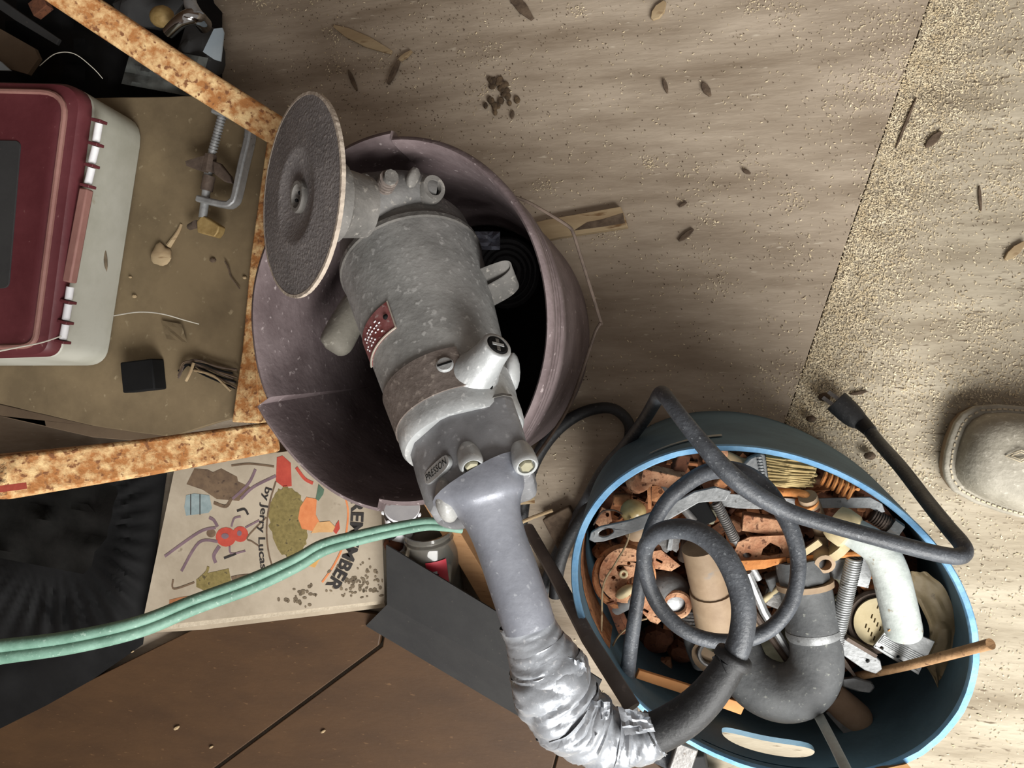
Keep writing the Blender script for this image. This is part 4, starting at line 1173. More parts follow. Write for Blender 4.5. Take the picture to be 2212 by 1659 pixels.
def flap(pts4, lb, n=8):
    a, b, c, d = [P(*q) for q in pts4]
    ob('tape_flap', MB().grid([[a.lerp(b, i / n).lerp(d.lerp(c, i / n), j / n) + V((0, 0, .006 * noise.noise(V((i * .7, j * .7, lb.__len__()))))) for i in range(n + 1)] for j in range(n + 1)]), tape_m, gr, lb, smooth=25)
flap([(1228, 1420, .436), (1262, 1432, .430), (1276, 1490, .412), (1238, 1500, .425)], 'loose folded corner of tape')
flap([(1262, 1512, .425), (1318, 1516, .424), (1316, 1560, .42), (1286, 1586, .432)], 'lifted triangular tape fold')
flap([(1334, 1526, .420), (1400, 1542, .418), (1416, 1580, .415), (1350, 1590, .428)], 'loose tape end on the rubber boot')
flap([(1220, 1590, .40), (1360, 1618, .398), (1358, 1646, .39), (1262, 1632, .386)], 'tape tail along the lower edge')
# strain relief and cord
ob('strain_relief', TP([(1402, 1590, .396, 44), (1440, 1572, .398, 43), (1482, 1546, .400, 42), (1524, 1508, .402, 39), (1558, 1464, .404, 36), (1578, 1432, .405, 34), (1580, 1428, .405, 41), (1588, 1416, .405, 41), (1591, 1411, .405, 33)], 26, 5), black_m, gr, 'black rubber strain relief with flared lip', smooth=60)
coilp = [(1586, 1420, .405, 27), (1602, 1370, .406, 27), (1606, 1310, .406, 27), (1590, 1248, .404, 26), (1556, 1188, .400, 25), (1510, 1152, .394, 24), (1464, 1142, .386, 22), (1420, 1152, .376, 20), (1394, 1186, .364, 18), (1396, 1240, .353, 17), (1422, 1306, .344, 17), (1470, 1356, .340, 17), (1530, 1382, .336, 17),
         (1600, 1384, .334, 17), (1664, 1358, .332, 17), (1708, 1304, .330, 17), (1724, 1236, .328, 17), (1718, 1170, .326, 18), (1690, 1106, .325, 19), (1646, 1048, .323, 20), (1592, 1018, .320, 20), (1534, 1018, .316, 19), (1484, 1044, .312, 18), (1440, 1084, .310, 17), (1410, 1136, .312, 16), (1392, 1200, .312, 15), (1378, 1290, .306, 15), (1362, 1400, .285, 16), (1354, 1480, .262, 17), (1362, 1540, .24, 17)]
ob('cord', TP(coilp, 14, 6), cord_m, gr, 'dark rubber power cord in two loops', smooth=60)
plugp = [(1870, 920, .03, 14), (1900, 958, .06, 14), (1946, 1010, .12, 15), (2000, 1080, .2, 16), (2048, 1140, .28, 17), (2078, 1176, .315, 18), (2082, 1196, .325, 18), (2060, 1202, .33, 18), (1990, 1188, .336, 18), (1880, 1158, .34, 18), (1780, 1130, .342, 18), (1700, 1104, .344, 19), (1630, 1066, .348, 21), (1572, 1020, .352, 22), (1520, 962, .350, 20), (1470, 900, .34, 18), (1440, 860, .325, 17),
         (1428, 850, .30, 17), (1415, 868, .25, 15), (1392, 906, .17, 14), (1350, 962, .1, 13), (1300, 1020, .05, 13), (1262, 1090, .02, 13), (1226, 1150, .012, 13), (1190, 1230, .012, 13), (1165, 1300, .012, 13)]
ob('cord', TP(plugp, 14, 6), cord_m, gr, 'stiff dark rubber cord running to the plug', smooth=60)
pg = ob('plug', TP([(1806, 866, .022, 27), (1830, 888, .024, 27), (1848, 904, .026, 24), (1862, 914, .028, 18), (1880, 932, .042, 15)], 12, 2, sq=(1, .75)), black_m, gr, 'black rubber plug', smooth=40)
for d in (-11, 9):
    ob('plug_blade', BP([(1806 + d * .6, 868 - d * .6, .022, 8), (1784 + d * .6, 852 - d * .6, .018, 8)], .0015), steel_m, pg)
for u, v, a in ((1476, 1052, 1.0), (1690, 1106, .6), (1720, 1250, .2), (1448, 1340, .9)):
    pass

# ================================================================ cords and rods between the buckets
ob('extension_lead', TP([(1120, 1250, .012, 12), (1128, 1120, .012, 13), (1140, 1040, .012, 14), (1164, 980, .013, 14), (1206, 926, .014, 14), (1262, 890, .014, 13), (1320, 882, .014, 12), (1356, 910, .013, 12), (1358, 950, .012, 12), (1330, 1000, .011, 12), (1300, 1050, .011, 12)], 12, 6), black_m, None,
   'black cord curling on the floor between the two buckets', 'cord', smooth=60)
ob('extension_lead', TP([(1198, 1290, .03, 13), (1206, 1230, .034, 14), (1222, 1180, .034, 14), (1250, 1130, .03, 14), (1290, 1070, .022, 13), (1330, 1010, .012, 12)], 12, 6), black_m, None,
   'thick black cord against the left side of the blue bucket', 'cord', smooth=60)
ob('dark_stick', TP([(1140, 1140, .12, 13), (1196, 1238, .22, 14), (1272, 1380, .336, 17), (1367, 1529, .375, 18)], 10, 1, sq=(1, .7)), M('dark_stick_grain', (92, 86, 82), (122, 116, 112), (146, 138, 132), 10, .8, 0, .3, 80, .62), None,
   'dark grey stick leaning over the blue bucket rim beside the taped handle', 'stick', smooth=30)
ob('thin_stick', TP([(1100, 1140, .03, 4), (1150, 1118, .03, 4), (1194, 1102, .03, 4)], 8, 1), lath_m, None, 'thin pale stick between the buckets', 'stick')
ob('flat_lump', MB().box(P(1225, 1150, .012), (.02, .03, .008), Matrix.Rotation(.5, 3, 'Z')), bark_m, None, 'dark block on the floor left of the blue bucket', 'block', bevel=.002)
# clutter below the taped end
ob('grey_hose', TP([(1350, 1586, .03, 20), (1420, 1626, .018, 22), (1480, 1654, .018, 22), (1560, 1700, .018, 22)], 14, 4), cord_m, None, 'grey ribbed cable under the taped handle at the bottom edge', 'cable', smooth=60)
ob('grey_hose', TP([(1255, 1590, .03, 12), (1290, 1640, .026, 13), (1330, 1700, .026, 13)], 12, 3), cord_m, None, 'short grey cable left of the other at the bottom edge', 'cable', smooth=60)
ob('grey_block', MB().box(P(1474, 1630, .024), (.013, .024, .024), Matrix.Rotation(-.3, 3, 'Z')), steel_m, None, 'grey block between bottom cable and blue rim', 'block', bevel=.002)
ob('grey_block', MB().box(P(1508, 1650, .02), (.011, .019, .02), Matrix.Rotation(.2, 3, 'Z')), slate_m, None, 'dark block beside the grey block at the bottom edge', 'block', bevel=.002)

# dark folded sheet
f0 = [(834, 1177, .085), (1080, 1326, .125), (1300, 1470, .125)]
f1 = [(836, 1306, .07), (1100, 1452, .11), (1260, 1556, .11)]
f2 = [(790, 1352, .018), (944, 1443, .035), (1230, 1612, .035)]
th_ = V((0, 0, -.003))
g = [[P(*q) for q in r] for r in (f0, f1, f2)]
mb = MB().grid(g).grid([[p + th_ for p in r] for r in g])
mb.loft([[g[0][0], g[0][1], g[0][2], g[1][2], g[2][2], g[2][1], g[2][0], g[1][0]], [p + th_ for p in (g[0][0], g[0][1], g[0][2], g[1][2], g[2][2], g[2][1], g[2][0], g[1][0])]], caps=False)
ob('folded_sheet', mb, slate_m, None, 'dark grey folded sheet-metal strip slanting under the grinder handle', 'sheet', smooth=20)
ob('lint_tuft', MB().ball(P(1022, 1414, .083), (.004, .003, .002), 7, None, lambda q: 1 + .6 * noise.noise(q * 500)), lath_m, None, 'small tuft of lint on the dark folded sheet', 'lint')
# board edge under the neck
ob('wood_offcut', MB().box(P(990, 1170, .03).lerp(P(1020, 1194, .03), .5), (.012, .105, .02), Matrix.Rotation(.56, 3, 'Z')), wood_m, None, 'orange brown wooden offcut standing under the grinder neck', 'wood', bevel=.001)
# glass jar lying down
ja, jb = P(924, 1146, .062), P(945, 1290, .036)
jx = (jb - ja).normalized()
jr = px(924, 1150, .06, 60)
jar = thing('glass_jar', 'empty glass jar with red label lying between book and grinder handle', 'jar', jb)
ob('glass', MB().lathe([(jr * .80, 0), (jr * .88, .0), (jr * .9, .004), (jr * .84, .008), (jr * .9, .011), (jr * .86, .016), (jr * .98, .028), (jr, .04), (jr, .10), (jr * .9, .106), (jr * .02, .106), (jr * .02, .101), (jr * .86, .101), (jr * .93, .096), (jr * .93, .04), (jr * .84, .026), (jr * .78, .014)], ja, jx, 40, False), glass_m, jar)
jy = (C0 - ja).normalized()
jy = (jy - jx * jy.dot(jx)).normalized()
jz = jx.cross(jy)
if jz.x < 0:
    jz = -jz
def js(h, t, o_=0.0006):
    return ja + jx * h + jz * ((jr + o_) * math.sin(t)) + jy * ((jr + o_) * math.cos(t))
lb_ = ob('red_label', MB().grid([[js(lerp(.027, .07, i / 6), lerp(-.25, .5, j / 12)) for j in range(13)] for i in range(7)]), label_m, jar)
ob('label_panel', MB().grid([[js(lerp(.040, .058, i / 3) - .0, lerp(-.25, .12, j / 8), .001) for j in range(9)] for i in range(4)]), wht_m, jar, 'white lettering panel')
vs, fs_ = text2d("R'S", .014)
ob('label_lettering', MB().add([js(.049 - y, -.06 + x / jr, .0014) for x, y in vs], fs_), ink_m, jar, smooth=0)
# paper cup lying beside the book
ca, cb = P(868, 1094, .085), P(862, 1156, .04)
cx_ = (cb - ca).normalized()
cupr = px(868, 1092, .12, 40)
cup = thing('paper_cup', 'white tapered cup with dark printed band behind the book corner', 'cup', cb)
ob('cup_wall', MB().lathe([(cupr, .0), (cupr * 1.03, .002), (cupr, .004), (cupr * .72, .085), (cupr * .68, .085), (cupr * .95, .002)], ca, cx_, 32), wht_m, cup)
ob('printed_band', MB().lathe([(cupr * 1.012, .005), (cupr * .985, .016)], ca, cx_, 32, False), ink_m, cup, 'dark printed band')
for k in range(9):
    t = 2 * PI * k / 9
    xx = cx_.orthogonal().normalized()
    yy = cx_.cross(xx)
    d_ = xx * math.cos(t) + yy * math.sin(t)
    ob('white_spot', MB().ball(ca + cx_ * .0105 + d_ * (cupr * 1.0), .0035, 8), wht_m, cup)
ob('small_canister', MB().lathe([(.009, 0), (.010, .002), (.010, .009), (.007, .010), (.0065, .004), (.001, .004)], P(846, 1146, .07), (.1, -.1, 1), 20), dark_m, None, 'small black cap next to the white cup', 'cap')
ob('small_canister', MB().ball(P(850, 1176, .055), (.014, .012, .01), 14), rustdk_m, None, 'dark reddish cap beside the jar mouth', 'cap')

# ================================================================ book
BZT = .041
bkq = [(378, 1005), (818, 950), (831, 1298), (305, 1356)]
book = thing('paperback_book', 'yellowed illustrated paperback lying under the rusty bar beside the mauve bucket', 'book', P(560, 1180, BZT - .03))
ob('cover', SP(bkq, BZT, .0012), paper_m, book, 'printed front cover', bevel=.0004)
ob('page_block', SP([(382, 1006), (816, 954), (830, 1304), (312, 1366)], BZT - .0012, .022), page_m, book)
ob('back_cover', SP([(380, 1006), (818, 952), (832, 1312), (440, 1360), (310, 1368)], BZT - .0234, .0012), paper_m, book)
ZI = BZT + .0003
def ink(poly, mat, name='printed_picture', z=0, lb=None):
    ob(name, SP(poly, ZI + z, .0003), mat, book, lb, smooth=0)
def curve_ink(pts, wpx, mat, z=0, name='printed_picture', k=6):
    q = cr(pts, k)
    ob(name, MB().bar([P(a, b, ZI + z) for a, b in q], px(500, 1150, BZT, wpx), .0003), mat, book, smooth=0)
# generic printed pictures: board, tin, red insect, nest and hen, jug
ink([(420, 1012), (448, 1014), (460, 1020), (478, 1012), (512, 1030), (514, 1040), (540, 1052), (534, 1066), (516, 1082), (468, 1078), (438, 1058), (403, 1046)], inkbr_m, lb='brown printed shape')
ink([(402, 1070), (420, 1066), (452, 1070), (458, 1098), (450, 1108), (402, 1114), (398, 1096)], inkgy_m, z=.0001)
for x in (412, 432):
    curve_ink([(x, 1068), (x, 1112)], 2, ink_m, .0003, k=1)
curve_ink([(502, 1078), (536, 1046), (552, 1014)], 6, inkmv_m, .0002)
curve_ink([(500, 1006), (540, 1002), (592, 1008)], 4, inkbr_m, .0002)
curve_ink([(520, 1078), (548, 1052), (596, 1028)], 6, inkmv_m, .0002)
curve_ink([(462, 1086), (488, 1094), (500, 1076)], 7, inkbr_m, .0003)
curve_ink([(560, 1180), (545, 1170), (535, 1160), (575, 1118)], 3, inkbr_m, .0002)
ink(circ(488, 1160, 22, 21), inkrd_m, z=.0001)
ink(circ(519, 1154, 17, 17), inkrd_m, z=.00015)
ink(circ(486, 1158, 8, 6), inkmv_m, z=.0004)
ink(circ(517, 1152, 5, 6), inkmv_m, z=.0004)
ink(circ(456, 1152, 10, 9), inkbr_m, z=.0001)
for a, b, w in ((((466, 1140), (430, 1150), (356, 1202)), None, 6), (((470, 1170), (430, 1172), (392, 1234)), None, 6), (((500, 1138), (506, 1120), (520, 1116)), None, 4), (((496, 1180), (500, 1196), (530, 1190)), None, 4), (((530, 1140), (560, 1124)), None, 4), (((470, 1138), (462, 1124), (452, 1118)), None, 7), (((474, 1180), (462, 1200), (466, 1216)), None, 8), (((484, 1206), (510, 1196)), None, 5), (((512, 1104), (528, 1100), (536, 1112)), None, 5)):
    curve_ink(list(a), w, inkmv_m if w != 5 else ink_m, .0002)
nest = []
for i in range(70):
    t = 2 * PI * i / 70
    e = random.uniform(-3, 4)
    nest.append((624 + (41 + e) * math.cos(t) + 6 * math.sin(t), 1129 + (77 + e) * math.sin(t)))
ink(nest, inkol_m, z=.0001, lb='olive printed nest shape')
ink([(648, 1096), (662, 1074), (684, 1078), (682, 1112), (690, 1128), (678, 1148), (652, 1142), (644, 1120)], inkor_m, z=.0003)
ink([(686, 1128), (712, 1126), (724, 1138), (718, 1150), (690, 1150), (672, 1152)], M('tan_ink', (186, 142, 92), (200, 156, 106), None, 60, .7, 0, 0), z=.0004)
ink([(726, 1132), (732, 1124), (734, 1142), (726, 1154), (720, 1148)], inkrd_m, z=.0005)
ink([(682, 1078), (688, 1046), (700, 1058), (698, 1068), (688, 1082)], inkgr_m, z=.0004)
ink([(598, 988), (610, 984), (628, 1000), (630, 1050), (612, 1052), (596, 1040)], inkrd_m, z=.0001, lb='red printed shape')
curve_ink([(640, 1010), (658, 1034), (676, 1044)], 7, inkrd_m, .0002)
ink([(664, 1222), (670, 1190), (692, 1166), (700, 1170), (698, 1196), (680, 1226)], M('tan_ink_two', (190, 146, 84), (204, 162, 100), None, 60, .7, 0, 0), z=.0002)
ink([(424, 1252), (440, 1240), (494, 1228), (500, 1260), (480, 1276), (446, 1278), (424, 1268)], inkol_m, z=.0001)
ink([(366, 1296), (390, 1290), (424, 1286), (420, 1304), (384, 1326), (364, 1332)], M('brown_ink_two', (142, 92, 58), (156, 106, 70), None, 60, .7, 0, 0), z=.0001)
curve_ink([(374, 1252), (376, 1272), (420, 1258)], 4, inkbr_m, .0002)
curve_ink([(500, 1250), (520, 1246), (544, 1244)], 9, inkbr_m, .0002)
curve_ink([(430, 1252), (446, 1236), (450, 1224)], 6, inkol_m, .0002)
curve_ink([(596, 1040), (582, 1090), (576, 1150), (584, 1210), (604, 1256)], 3.5, inkbr_m, .0002)
curve_ink([(746, 1074), (752, 1110), (744, 1170), (722, 1220), (696, 1258)], 4, inkor_m, .0002)
mb = MB()
for k in range(90):
    c = (random.gauss(770, 34), random.gauss(1262, 26))
    if c[0] < 826 and c[1] < 1292:
        mb.slab([P(a, b, ZI + .0004) for a, b in circ(c[0], c[1], random.uniform(1.5, 6), random.uniform(1.5, 5), 7, random.uniform(0, 3))], .0002)
for k in range(24):
    c = (random.gauss(650, 20), random.gauss(1290, 16))
    mb.slab([P(a, b, ZI + .0004) for a, b in circ(c[0], c[1], random.uniform(2, 6), random.uniform(2, 5), 7)], .0002)
ob('dirt_stains', mb, soil_m, book, 'dark dirt on the cover corner', kind='stuff', smooth=0)
# lettering
vs, fs_ = text2d('by Jerry Lucas', 1.0, .014)
x0, x1 = min(v[0] for v in vs), max(v[0] for v in vs)
def arcmap(p0, pm, p1, hpx, skew=0):
    def f(x, y):
        t = (x - x0) / (x1 - x0)
        a = [(1 - t) ** 2 * p0[i] + 2 * t * (1 - t) * pm[i] + t * t * p1[i] for i in (0, 1)]
        d = [2 * (1 - t) * (pm[i] - p0[i]) + 2 * t * (p1[i] - pm[i]) for i in (0, 1)]
        l_ = math.hypot(*d)
        nx, ny = d[1] / l_, -d[0] / l_
        return P(a[0] + nx * y * hpx, a[1] + ny * y * hpx, ZI + .0005)
    return f
f = arcmap((580, 1054), (556, 1140), (570, 1230), 21)
ob('printed_author', MB().add([f(x, y) for x, y in vs], fs_), ink_m, book, smooth=0)
vs, fs_ = text2d('REMEMBER', 1.0, .03)
x0, x1 = min(v[0] for v in vs), max(v[0] for v in vs)
f = arcmap((770, 1080), (776, 1190), (712, 1272), 38)
ob('printed_title', MB().add([f(x, y) for x, y in vs], fs_), ink_m, book, smooth=0)

# green two-core cord
for k, d in enumerate((-1, 1)):
    pass
gp_ = [(-60, 1418, .36, 16), (0, 1408, .35, 15), (150, 1388, .33, 14), (300, 1354, .3, 13), (420, 1306, .27, 12), (540, 1262, .24, 12), (640, 1216, .22, 11), (700, 1182, .21, 10), (780, 1160, .2, 9), (860, 1142, .19, 8.5), (920, 1132, .185, 8), (960, 1134, .18, 8), (996, 1138, .17, 8)]
gc_ = thing('green_cord', 'pale green two-core electric cord running in from the left over the book', 'cord', P(500, 1280, .2))
for d in (-1, 1):
    pth = [(a + d * r * .25, b + d * r * .78, c, r) for a, b, c, r in gp_]
    ob('core', TP(pth, 12, 6), green_m, gc_, smooth=60)

# ================================================================ rusty stand and dusty board
st = thing('rusty_stand', 'rusty angle-iron stand with flaking paint at the left, its bars reaching behind the bucket', 'stand', P(560, 600, .1))
ob('bar', BP([(-250, -270, .50, 66), (60, -66, .36, 66), (380, 146, .28, 66), (655, 318, .2, 62)], .03), rustpaint_m, st, bevel=.004)
ob('bar', BP([(-500, 1097, .62, 141), (0, 1030, .44, 96), (300, 990, .33, 80), (590, 944, .2, 66)], .03), rustpaint_m, st, bevel=.004)
ob('edge_rail', SP([(578, 286), (628, 300), (560, 560), (548, 700), (560, 915), (500, 912), (522, 760), (540, 560)], .135, .02), rustpaint_m, st, bevel=.002)
for u, v in ((530, 850), (575, 340), (-150, 880), (-150, 250)):
    q = P(u, v, .115)
    ob('leg', MB().box((q.x - .01, q.y, .056), (.012, .012, .056)), rustpaint_m, st, bevel=.002)
ob('red_paint_mark', MB().box(P(18, 1054, .462), (.018, .0028, .0012), Matrix.Rotation(.14, 3, 'Z') @ Matrix.Rotation(.0, 3, 'X')), M('dull_red_paint', (138, 52, 40), (150, 64, 48), None, 60, .8, 0, .2), st, 'red paint mark')
bd = SP(rag([(-300, 206), (200, 212), (462, 206), (590, 286), (545, 560), (520, 900), (470, 912), (370, 944), (200, 920), (0, 872), (-300, 800)], .8, 30), .125, .012)
ob('dusty_board', bd, tan_m, None, 'dusty tan board under the red toolbox and the clamp', 'board', bevel=.001)
ob('lower_board', SP([(-200, 850), (0, 872), (200, 918), (372, 940), (440, 935), (380, 960), (200, 945), (0, 900), (-200, 880)], .10, .02), cardbr_m, None, 'dark brown board edge below the dusty board', 'board', bevel=.002)

# toolbox
tb = thing('toolbox', 'dusty plastic toolbox with dark red lid and white body on the tan board', 'toolbox', P(60, 500, .125))
def rrect(pts, rpx, n=6):
    out = []
    m = len(pts)
    for i in range(m):
        a, b, c = V(pts[i - 1]), V(pts[i]), V(pts[(i + 1) % m])
        r = rpx[i] if isinstance(rpx, (list, tuple)) else rpx
        p, q = b + (a - b).normalized() * r, b + (c - b).normalized() * r
        for k in range(n + 1):
            t = k / n
            out.append(tuple((1 - t) ** 2 * p + 2 * t * (1 - t) * b + t * t * q))
    return out
low = rrect([(-330, 262), (316, 250), (232, 790), (-430, 790)], [20, 70, 40, 20])
top = rrect([(-420, 176), (206, 190), (130, 770), (-520, 790)], [20, 60, 30, 20])
zt = .232
L0, L1, L2 = [P(a, b, .126) for a, b in low], [P(a, b, .19) for a, b in rrect([(lerp(p[0], q[0], .58), lerp(p[1], q[1], .58)) for p, q in zip([(-330, 262), (316, 250), (232, 790), (-430, 790)], [(-420, 176), (206, 190), (130, 770), (-520, 790)])], [20, 66, 36, 20])], None
ob('body', MB().loft([L0, L1, [P(a, b, zt - .004) for a, b in top]]), white_m, tb, 'white plastic body', bevel=.004)
lid_o = [P(a, b, zt) for a, b in top]
cl = sum(lid_o, V()) / len(lid_o)
def ins(f, dz):
    return [cl + (p - cl) * f + V((0, 0, dz)) for p in lid_o]
rc1 = rrect([(-560, 300), (40, 300), (20, 625), (-560, 640)], 14)
mb = MB()
mb.loft([lid_o, ins(1.0, .012), ins(.985, .017), ins(.93, .019), ins(.915, .022), ins(.86, .022)])
ob('lid', mb, red_m, tb, 'dark red lid', smooth=40)
ob('lid_ridge', MB().tube([p for p in ins(.925, .0205)], .0035, 8, closed=True), redpale_m, tb, 'paler worn ridge round the lid')
ob('lid_recess', SP(rrect([(-420, 296), (44, 304), (18, 622), (-460, 640)], 14), zt + .0235, .003), slate_m, tb, 'dark recessed panel', bevel=.001)
# hinge along the right edge
hp = [(210, 268), (178, 466), (166, 560), (138, 620), (128, 775)]
kn = [(212, 262), (205, 312), (196, 358), (188, 402)]
for i in range(3):
    a, b = kn[i], kn[i + 1]
    ob('hinge_pin', TP([(a[0] + 2, a[1] + 5, .238, 8), (b[0] + 2, b[1] - 5, .238, 8)], 12, 1), wht_m, tb, 'white hinge pin')
kn2 = [(150, 615), (146, 652), (140, 696), (134, 738)]
for i in range(3):
    a, b = kn2[i], kn2[i + 1]
    ob('hinge_pin', TP([(a[0] + 2, a[1] + 5, .238, 8), (b[0] + 2, b[1] - 5, .238, 8)], 12, 1), wht_m, tb, 'white hinge pin')
for a, b in kn + kn2[1:]:
    ob('hinge_rib', MB().box(P(a + 2, b, .238), (.0065, .0018, .006), Matrix.Rotation(-.25, 3, 'Z')), red_m, tb, bevel=.0006)
ob('hinge_bar', BP([(187, 408, .238, 22), (150, 610, .238, 22)], .011), redpale_m, tb, 'worn middle hinge bar', bevel=.002)
for u, v, l_, r_ in ((230, 400, 18, .9), (228, 560, 46, 1.5), (190, 585, 10, 0)):
    ob('dirt_smear', MB().ball(P(u, v, .17), (px(u, v, .17, 4), px(u, v, .17, l_ * .6), .002), 8, Matrix.Rotation(.1, 3, 'Z')), soil_m, tb)

# clamp
cz = .15
cl_ = thing('bench_clamp', 'small steel bench clamp with wing nut on the tan board', 'clamp', P(500, 350, .126))
ob('frame', BP([(464, 238, cz, 18), (500, 248, cz, 18), (528, 256, cz, 17), (540, 268, cz, 16), (540, 300, cz, 15), (526, 360, cz, 15), (512, 424, cz, 14), (504, 438, cz, 14), (488, 443, cz, 14), (430, 430, cz, 14)], .016, 3), galv_m, cl_, bevel=.002)
ob('screw', TP([(480, 248, cz, 8), (456, 336, cz, 8)], 12, 1), galv_m, cl_)
for k in range(12):
    f = k / 11
    ob('thread_ridge', TP([(lerp(479, 460, f), lerp(254, 324, f), cz, 9.5), (lerp(479, 460, f) - .8, lerp(254, 324, f) + 2.6, cz, 9.5)], 12, 1), galv_m, cl_)
ob('screw', TP([(450, 372, cz, 9), (444, 426, cz, 9), (438, 470, cz, 9)], 12, 1), galv_m, cl_)
ob('swivel', TP([(452, 380, cz, 13), (446, 412, cz, 13)], 14, 1), brown2_m, cl_)
wn = ob('wing_nut', TP([(456, 334, cz, 13), (450, 372, cz, 15)], 8, 1), brown2_m, cl_, 'brown wing nut')
ob('wing', SP([(452, 344), (440, 336), (412, 344), (400, 348), (402, 358), (430, 368), (448, 374)], cz + .006, .008), brown2_m, wn, bevel=.0015)
ob('wing', SP([(458, 346), (474, 352), (496, 380), (500, 396), (484, 392), (462, 376)], cz + .006, .008), brown2_m, wn, bevel=.0015)
ob('pressure_pad', SP([(424, 478), (436, 464), (456, 476), (474, 488), (470, 502), (462, 512), (426, 502)], cz + .004, .014), brass_m, cl_, 'dull brass pad', bevel=.0015)
ob('lug', TP([(410, 490, cz - .01, 7), (424, 484, cz, 9)], 10, 1), brown2_m, cl_)

# small things on the board
ob('tan_lump', MB().ball(P(350, 551, .130), (px(350, 551, .13, 24), px(350, 551, .13, 22), .005), 18, Matrix.Rotation(.7, 3, 'Z'), lambda q: 1 + .5 * noise.noise(q * 90)), lath_m, None, 'crumbly tan lump on the board below the clamp', 'lump')
ob('debris_trail', TP([(364, 532, .1255, 6), (384, 502, .1255, 4), (392, 484, .1255, 3)], 8, 3), lath_m, None, 'pale streak of debris trailing from the tan lump to the clamp', 'debris')
wb_ = thing('wire_bundle', 'small tied bundle of dark wire lying at the board edge', 'wire', P(440, 810, .13))
random.seed(21)
for k in range(9):
    j = lambda a: random.uniform(-a, a)
    ob('wire_strand', TP([(388 + j(4), 812 + j(12), .132, 2.2), (402 + j(5), 784 + j(5), .136, 2.2), (430 + j(3), 790 + 3.2 * k - 12, .136, 2.2), (470, 806 + 4 * k - 16 + j(4), .134, 2.2), (508 + j(6), 818 + 5 * k - 20 + j(5), .132, 2.2)], 6, 5), (brown2_m, cardbr_m, dark_m)[k % 3], wb_)
ob('tie', TP([(402, 822, .138, 3.5), (412, 802, .142, 3.5), (418, 784, .14, 3.5)], 8, 2), lath_m, wb_, 'pale tie')
ob('loose_end', TP([(420, 800, .14, 2.6), (462, 812, .14, 2.6), (498, 844, .138, 2.6)], 6, 4), lath_m, wb_, 'pale loose strand')
ob('hole_block', MB().box(P(310, 812, .138), (.024, .020, .012), Matrix.Rotation(.1, 3, 'Z')), dark_m, None, 'small black block standing in for a dark hole in the tan board', 'block', bevel=.002)  # black block in place of a dark hole through the board
ob('torn_paper', MB().grid([[P(348 + 11 * i + 3 * j, 692 + 10 * j + 2 * i, .129 + .006 * abs(noise.noise(V((i * .9, j * .9, 2))))) for i in range(5)] for j in range(5)]), tan_m, None, 'torn scrap of tan paper on the board', 'paper', smooth=0)
for u, v, r, lb in ((290, 640, 6, 'pale speck on the board below the white toolbox edge'), (281, 599, 4, 'tiny pale speck close to the white toolbox edge'), (460, 562, 8, 'dark crumb on the board left of the rusty rail'), (528, 600, 5, 'pale crumb beside the rusty rail')):
    ob('crumb', MB().ball(P(u, v, .127), (px(u, v, .12, r), px(u, v, .12, r * .7), .002), 8, None, lambda q: 1 + .4 * noise.noise(q * 300)), lath_m if 'pale' in lb else bark_m, None, lb, 'crumb')
ob('bent_twig', TP([(486, 564, .129, 1.8), (494, 580, .130, 1.8), (500, 600, .129, 1.6), (518, 624, .129, 1.4)], 6, 4), bark_m, None, 'fine bent twig left of the rusty rail', 'twig')
ob('fine_thread', TP([(246, 682, .2, 1.3), (300, 674, .2, 1.4), (350, 678, .2, 1.4), (400, 692, .19, 1.2), (430, 700, .18, 1)], 6, 5), thread_m, None, 'fine pale thread strung from the white toolbox body', 'thread')
ob('fine_thread', TP([(0, 758, .262, 2), (40, 750, .262, 1.7), (90, 740, .262, 1.6), (132, 726, .262, 1.4)], 6, 5), thread_m, None, 'fine pale thread on the red lid corner', 'thread')
ob('fine_thread', TP([(86, 142, .19, .8), (120, 116, .2, .9), (160, 116, .2, .9), (200, 146, .19, .9), (222, 170, .18, .7)], 6, 6), thread_m, None, 'curved pale filament above the red toolbox', 'thread')

# ---------------------------------------------------------------- dark clutter, top left
random.seed(5)
rows = []
for j in range(22):
    rows.append([P(lerp(-260, 480, i / 30), lerp(-180, 214, j / 21), .055 + .035 * noise.noise(V((i * .33, j * .35, 7))) + .02 * noise.noise(V((i * .9, j * .9, 1))) - .05 * max(0, (i / 30 - .9) * 10) - .03 * max(0, (j / 21 - .9) * 8)) for i in range(31)])
ob('black_bag', MB().grid(rows), dark_m, None, 'crumpled black plastic bag behind the rusty stand, top left', 'bag', smooth=60)
rows = [[P(lerp(286, 450, i / 16) - 6 * j * .4, lerp(110, 196, j / 10) + 30 * (i / 16 - .5), .105 + .016 * noise.noise(V((i * .4, j * .5, 3)))) for i in range(17)] for j in range(11)]
ob('grey_cloth', MB().grid(rows), cloth_m, None, 'grey cloth fold between board and rusty bar', 'cloth', smooth=60)
t = thing('chrome_tap', 'bent chrome pipe glinting beyond the upper rusty bar', 'pipe', P(410, 40, .1))
ob('pipe', TP([(364, 70, .15, 13), (392, 44, .16, 15), (420, 36, .155, 18), (440, 54, .13, 18)], 16, 5), chrome_m, t, smooth=60)
ob('spout', TP([(408, -20, .15, 12), (412, 10, .155, 14), (424, 36, .155, 17)], 16, 3), galv_m, t, smooth=60)
ob('brown_ball', MB().ball(P(350, 36, .13), (.017, .014, .012), 14), brass_m, None, 'round brownish cap beside the bent chrome pipe', 'cap')
ob('pale_card', SP([(462, 62), (480, 60), (483, 70), (476, 132), (462, 128), (438, 112)], .13, .002), card_m, None, 'pale blue card corner beyond the upper rusty bar', 'card')
ob('brown_card', SP([(-80, 40), (0, 62), (74, 104), (84, 126), (60, 160), (-80, 120)], .14, .006), cardbr_m, None, 'brown cardboard piece at the left edge above the toolbox', 'card')
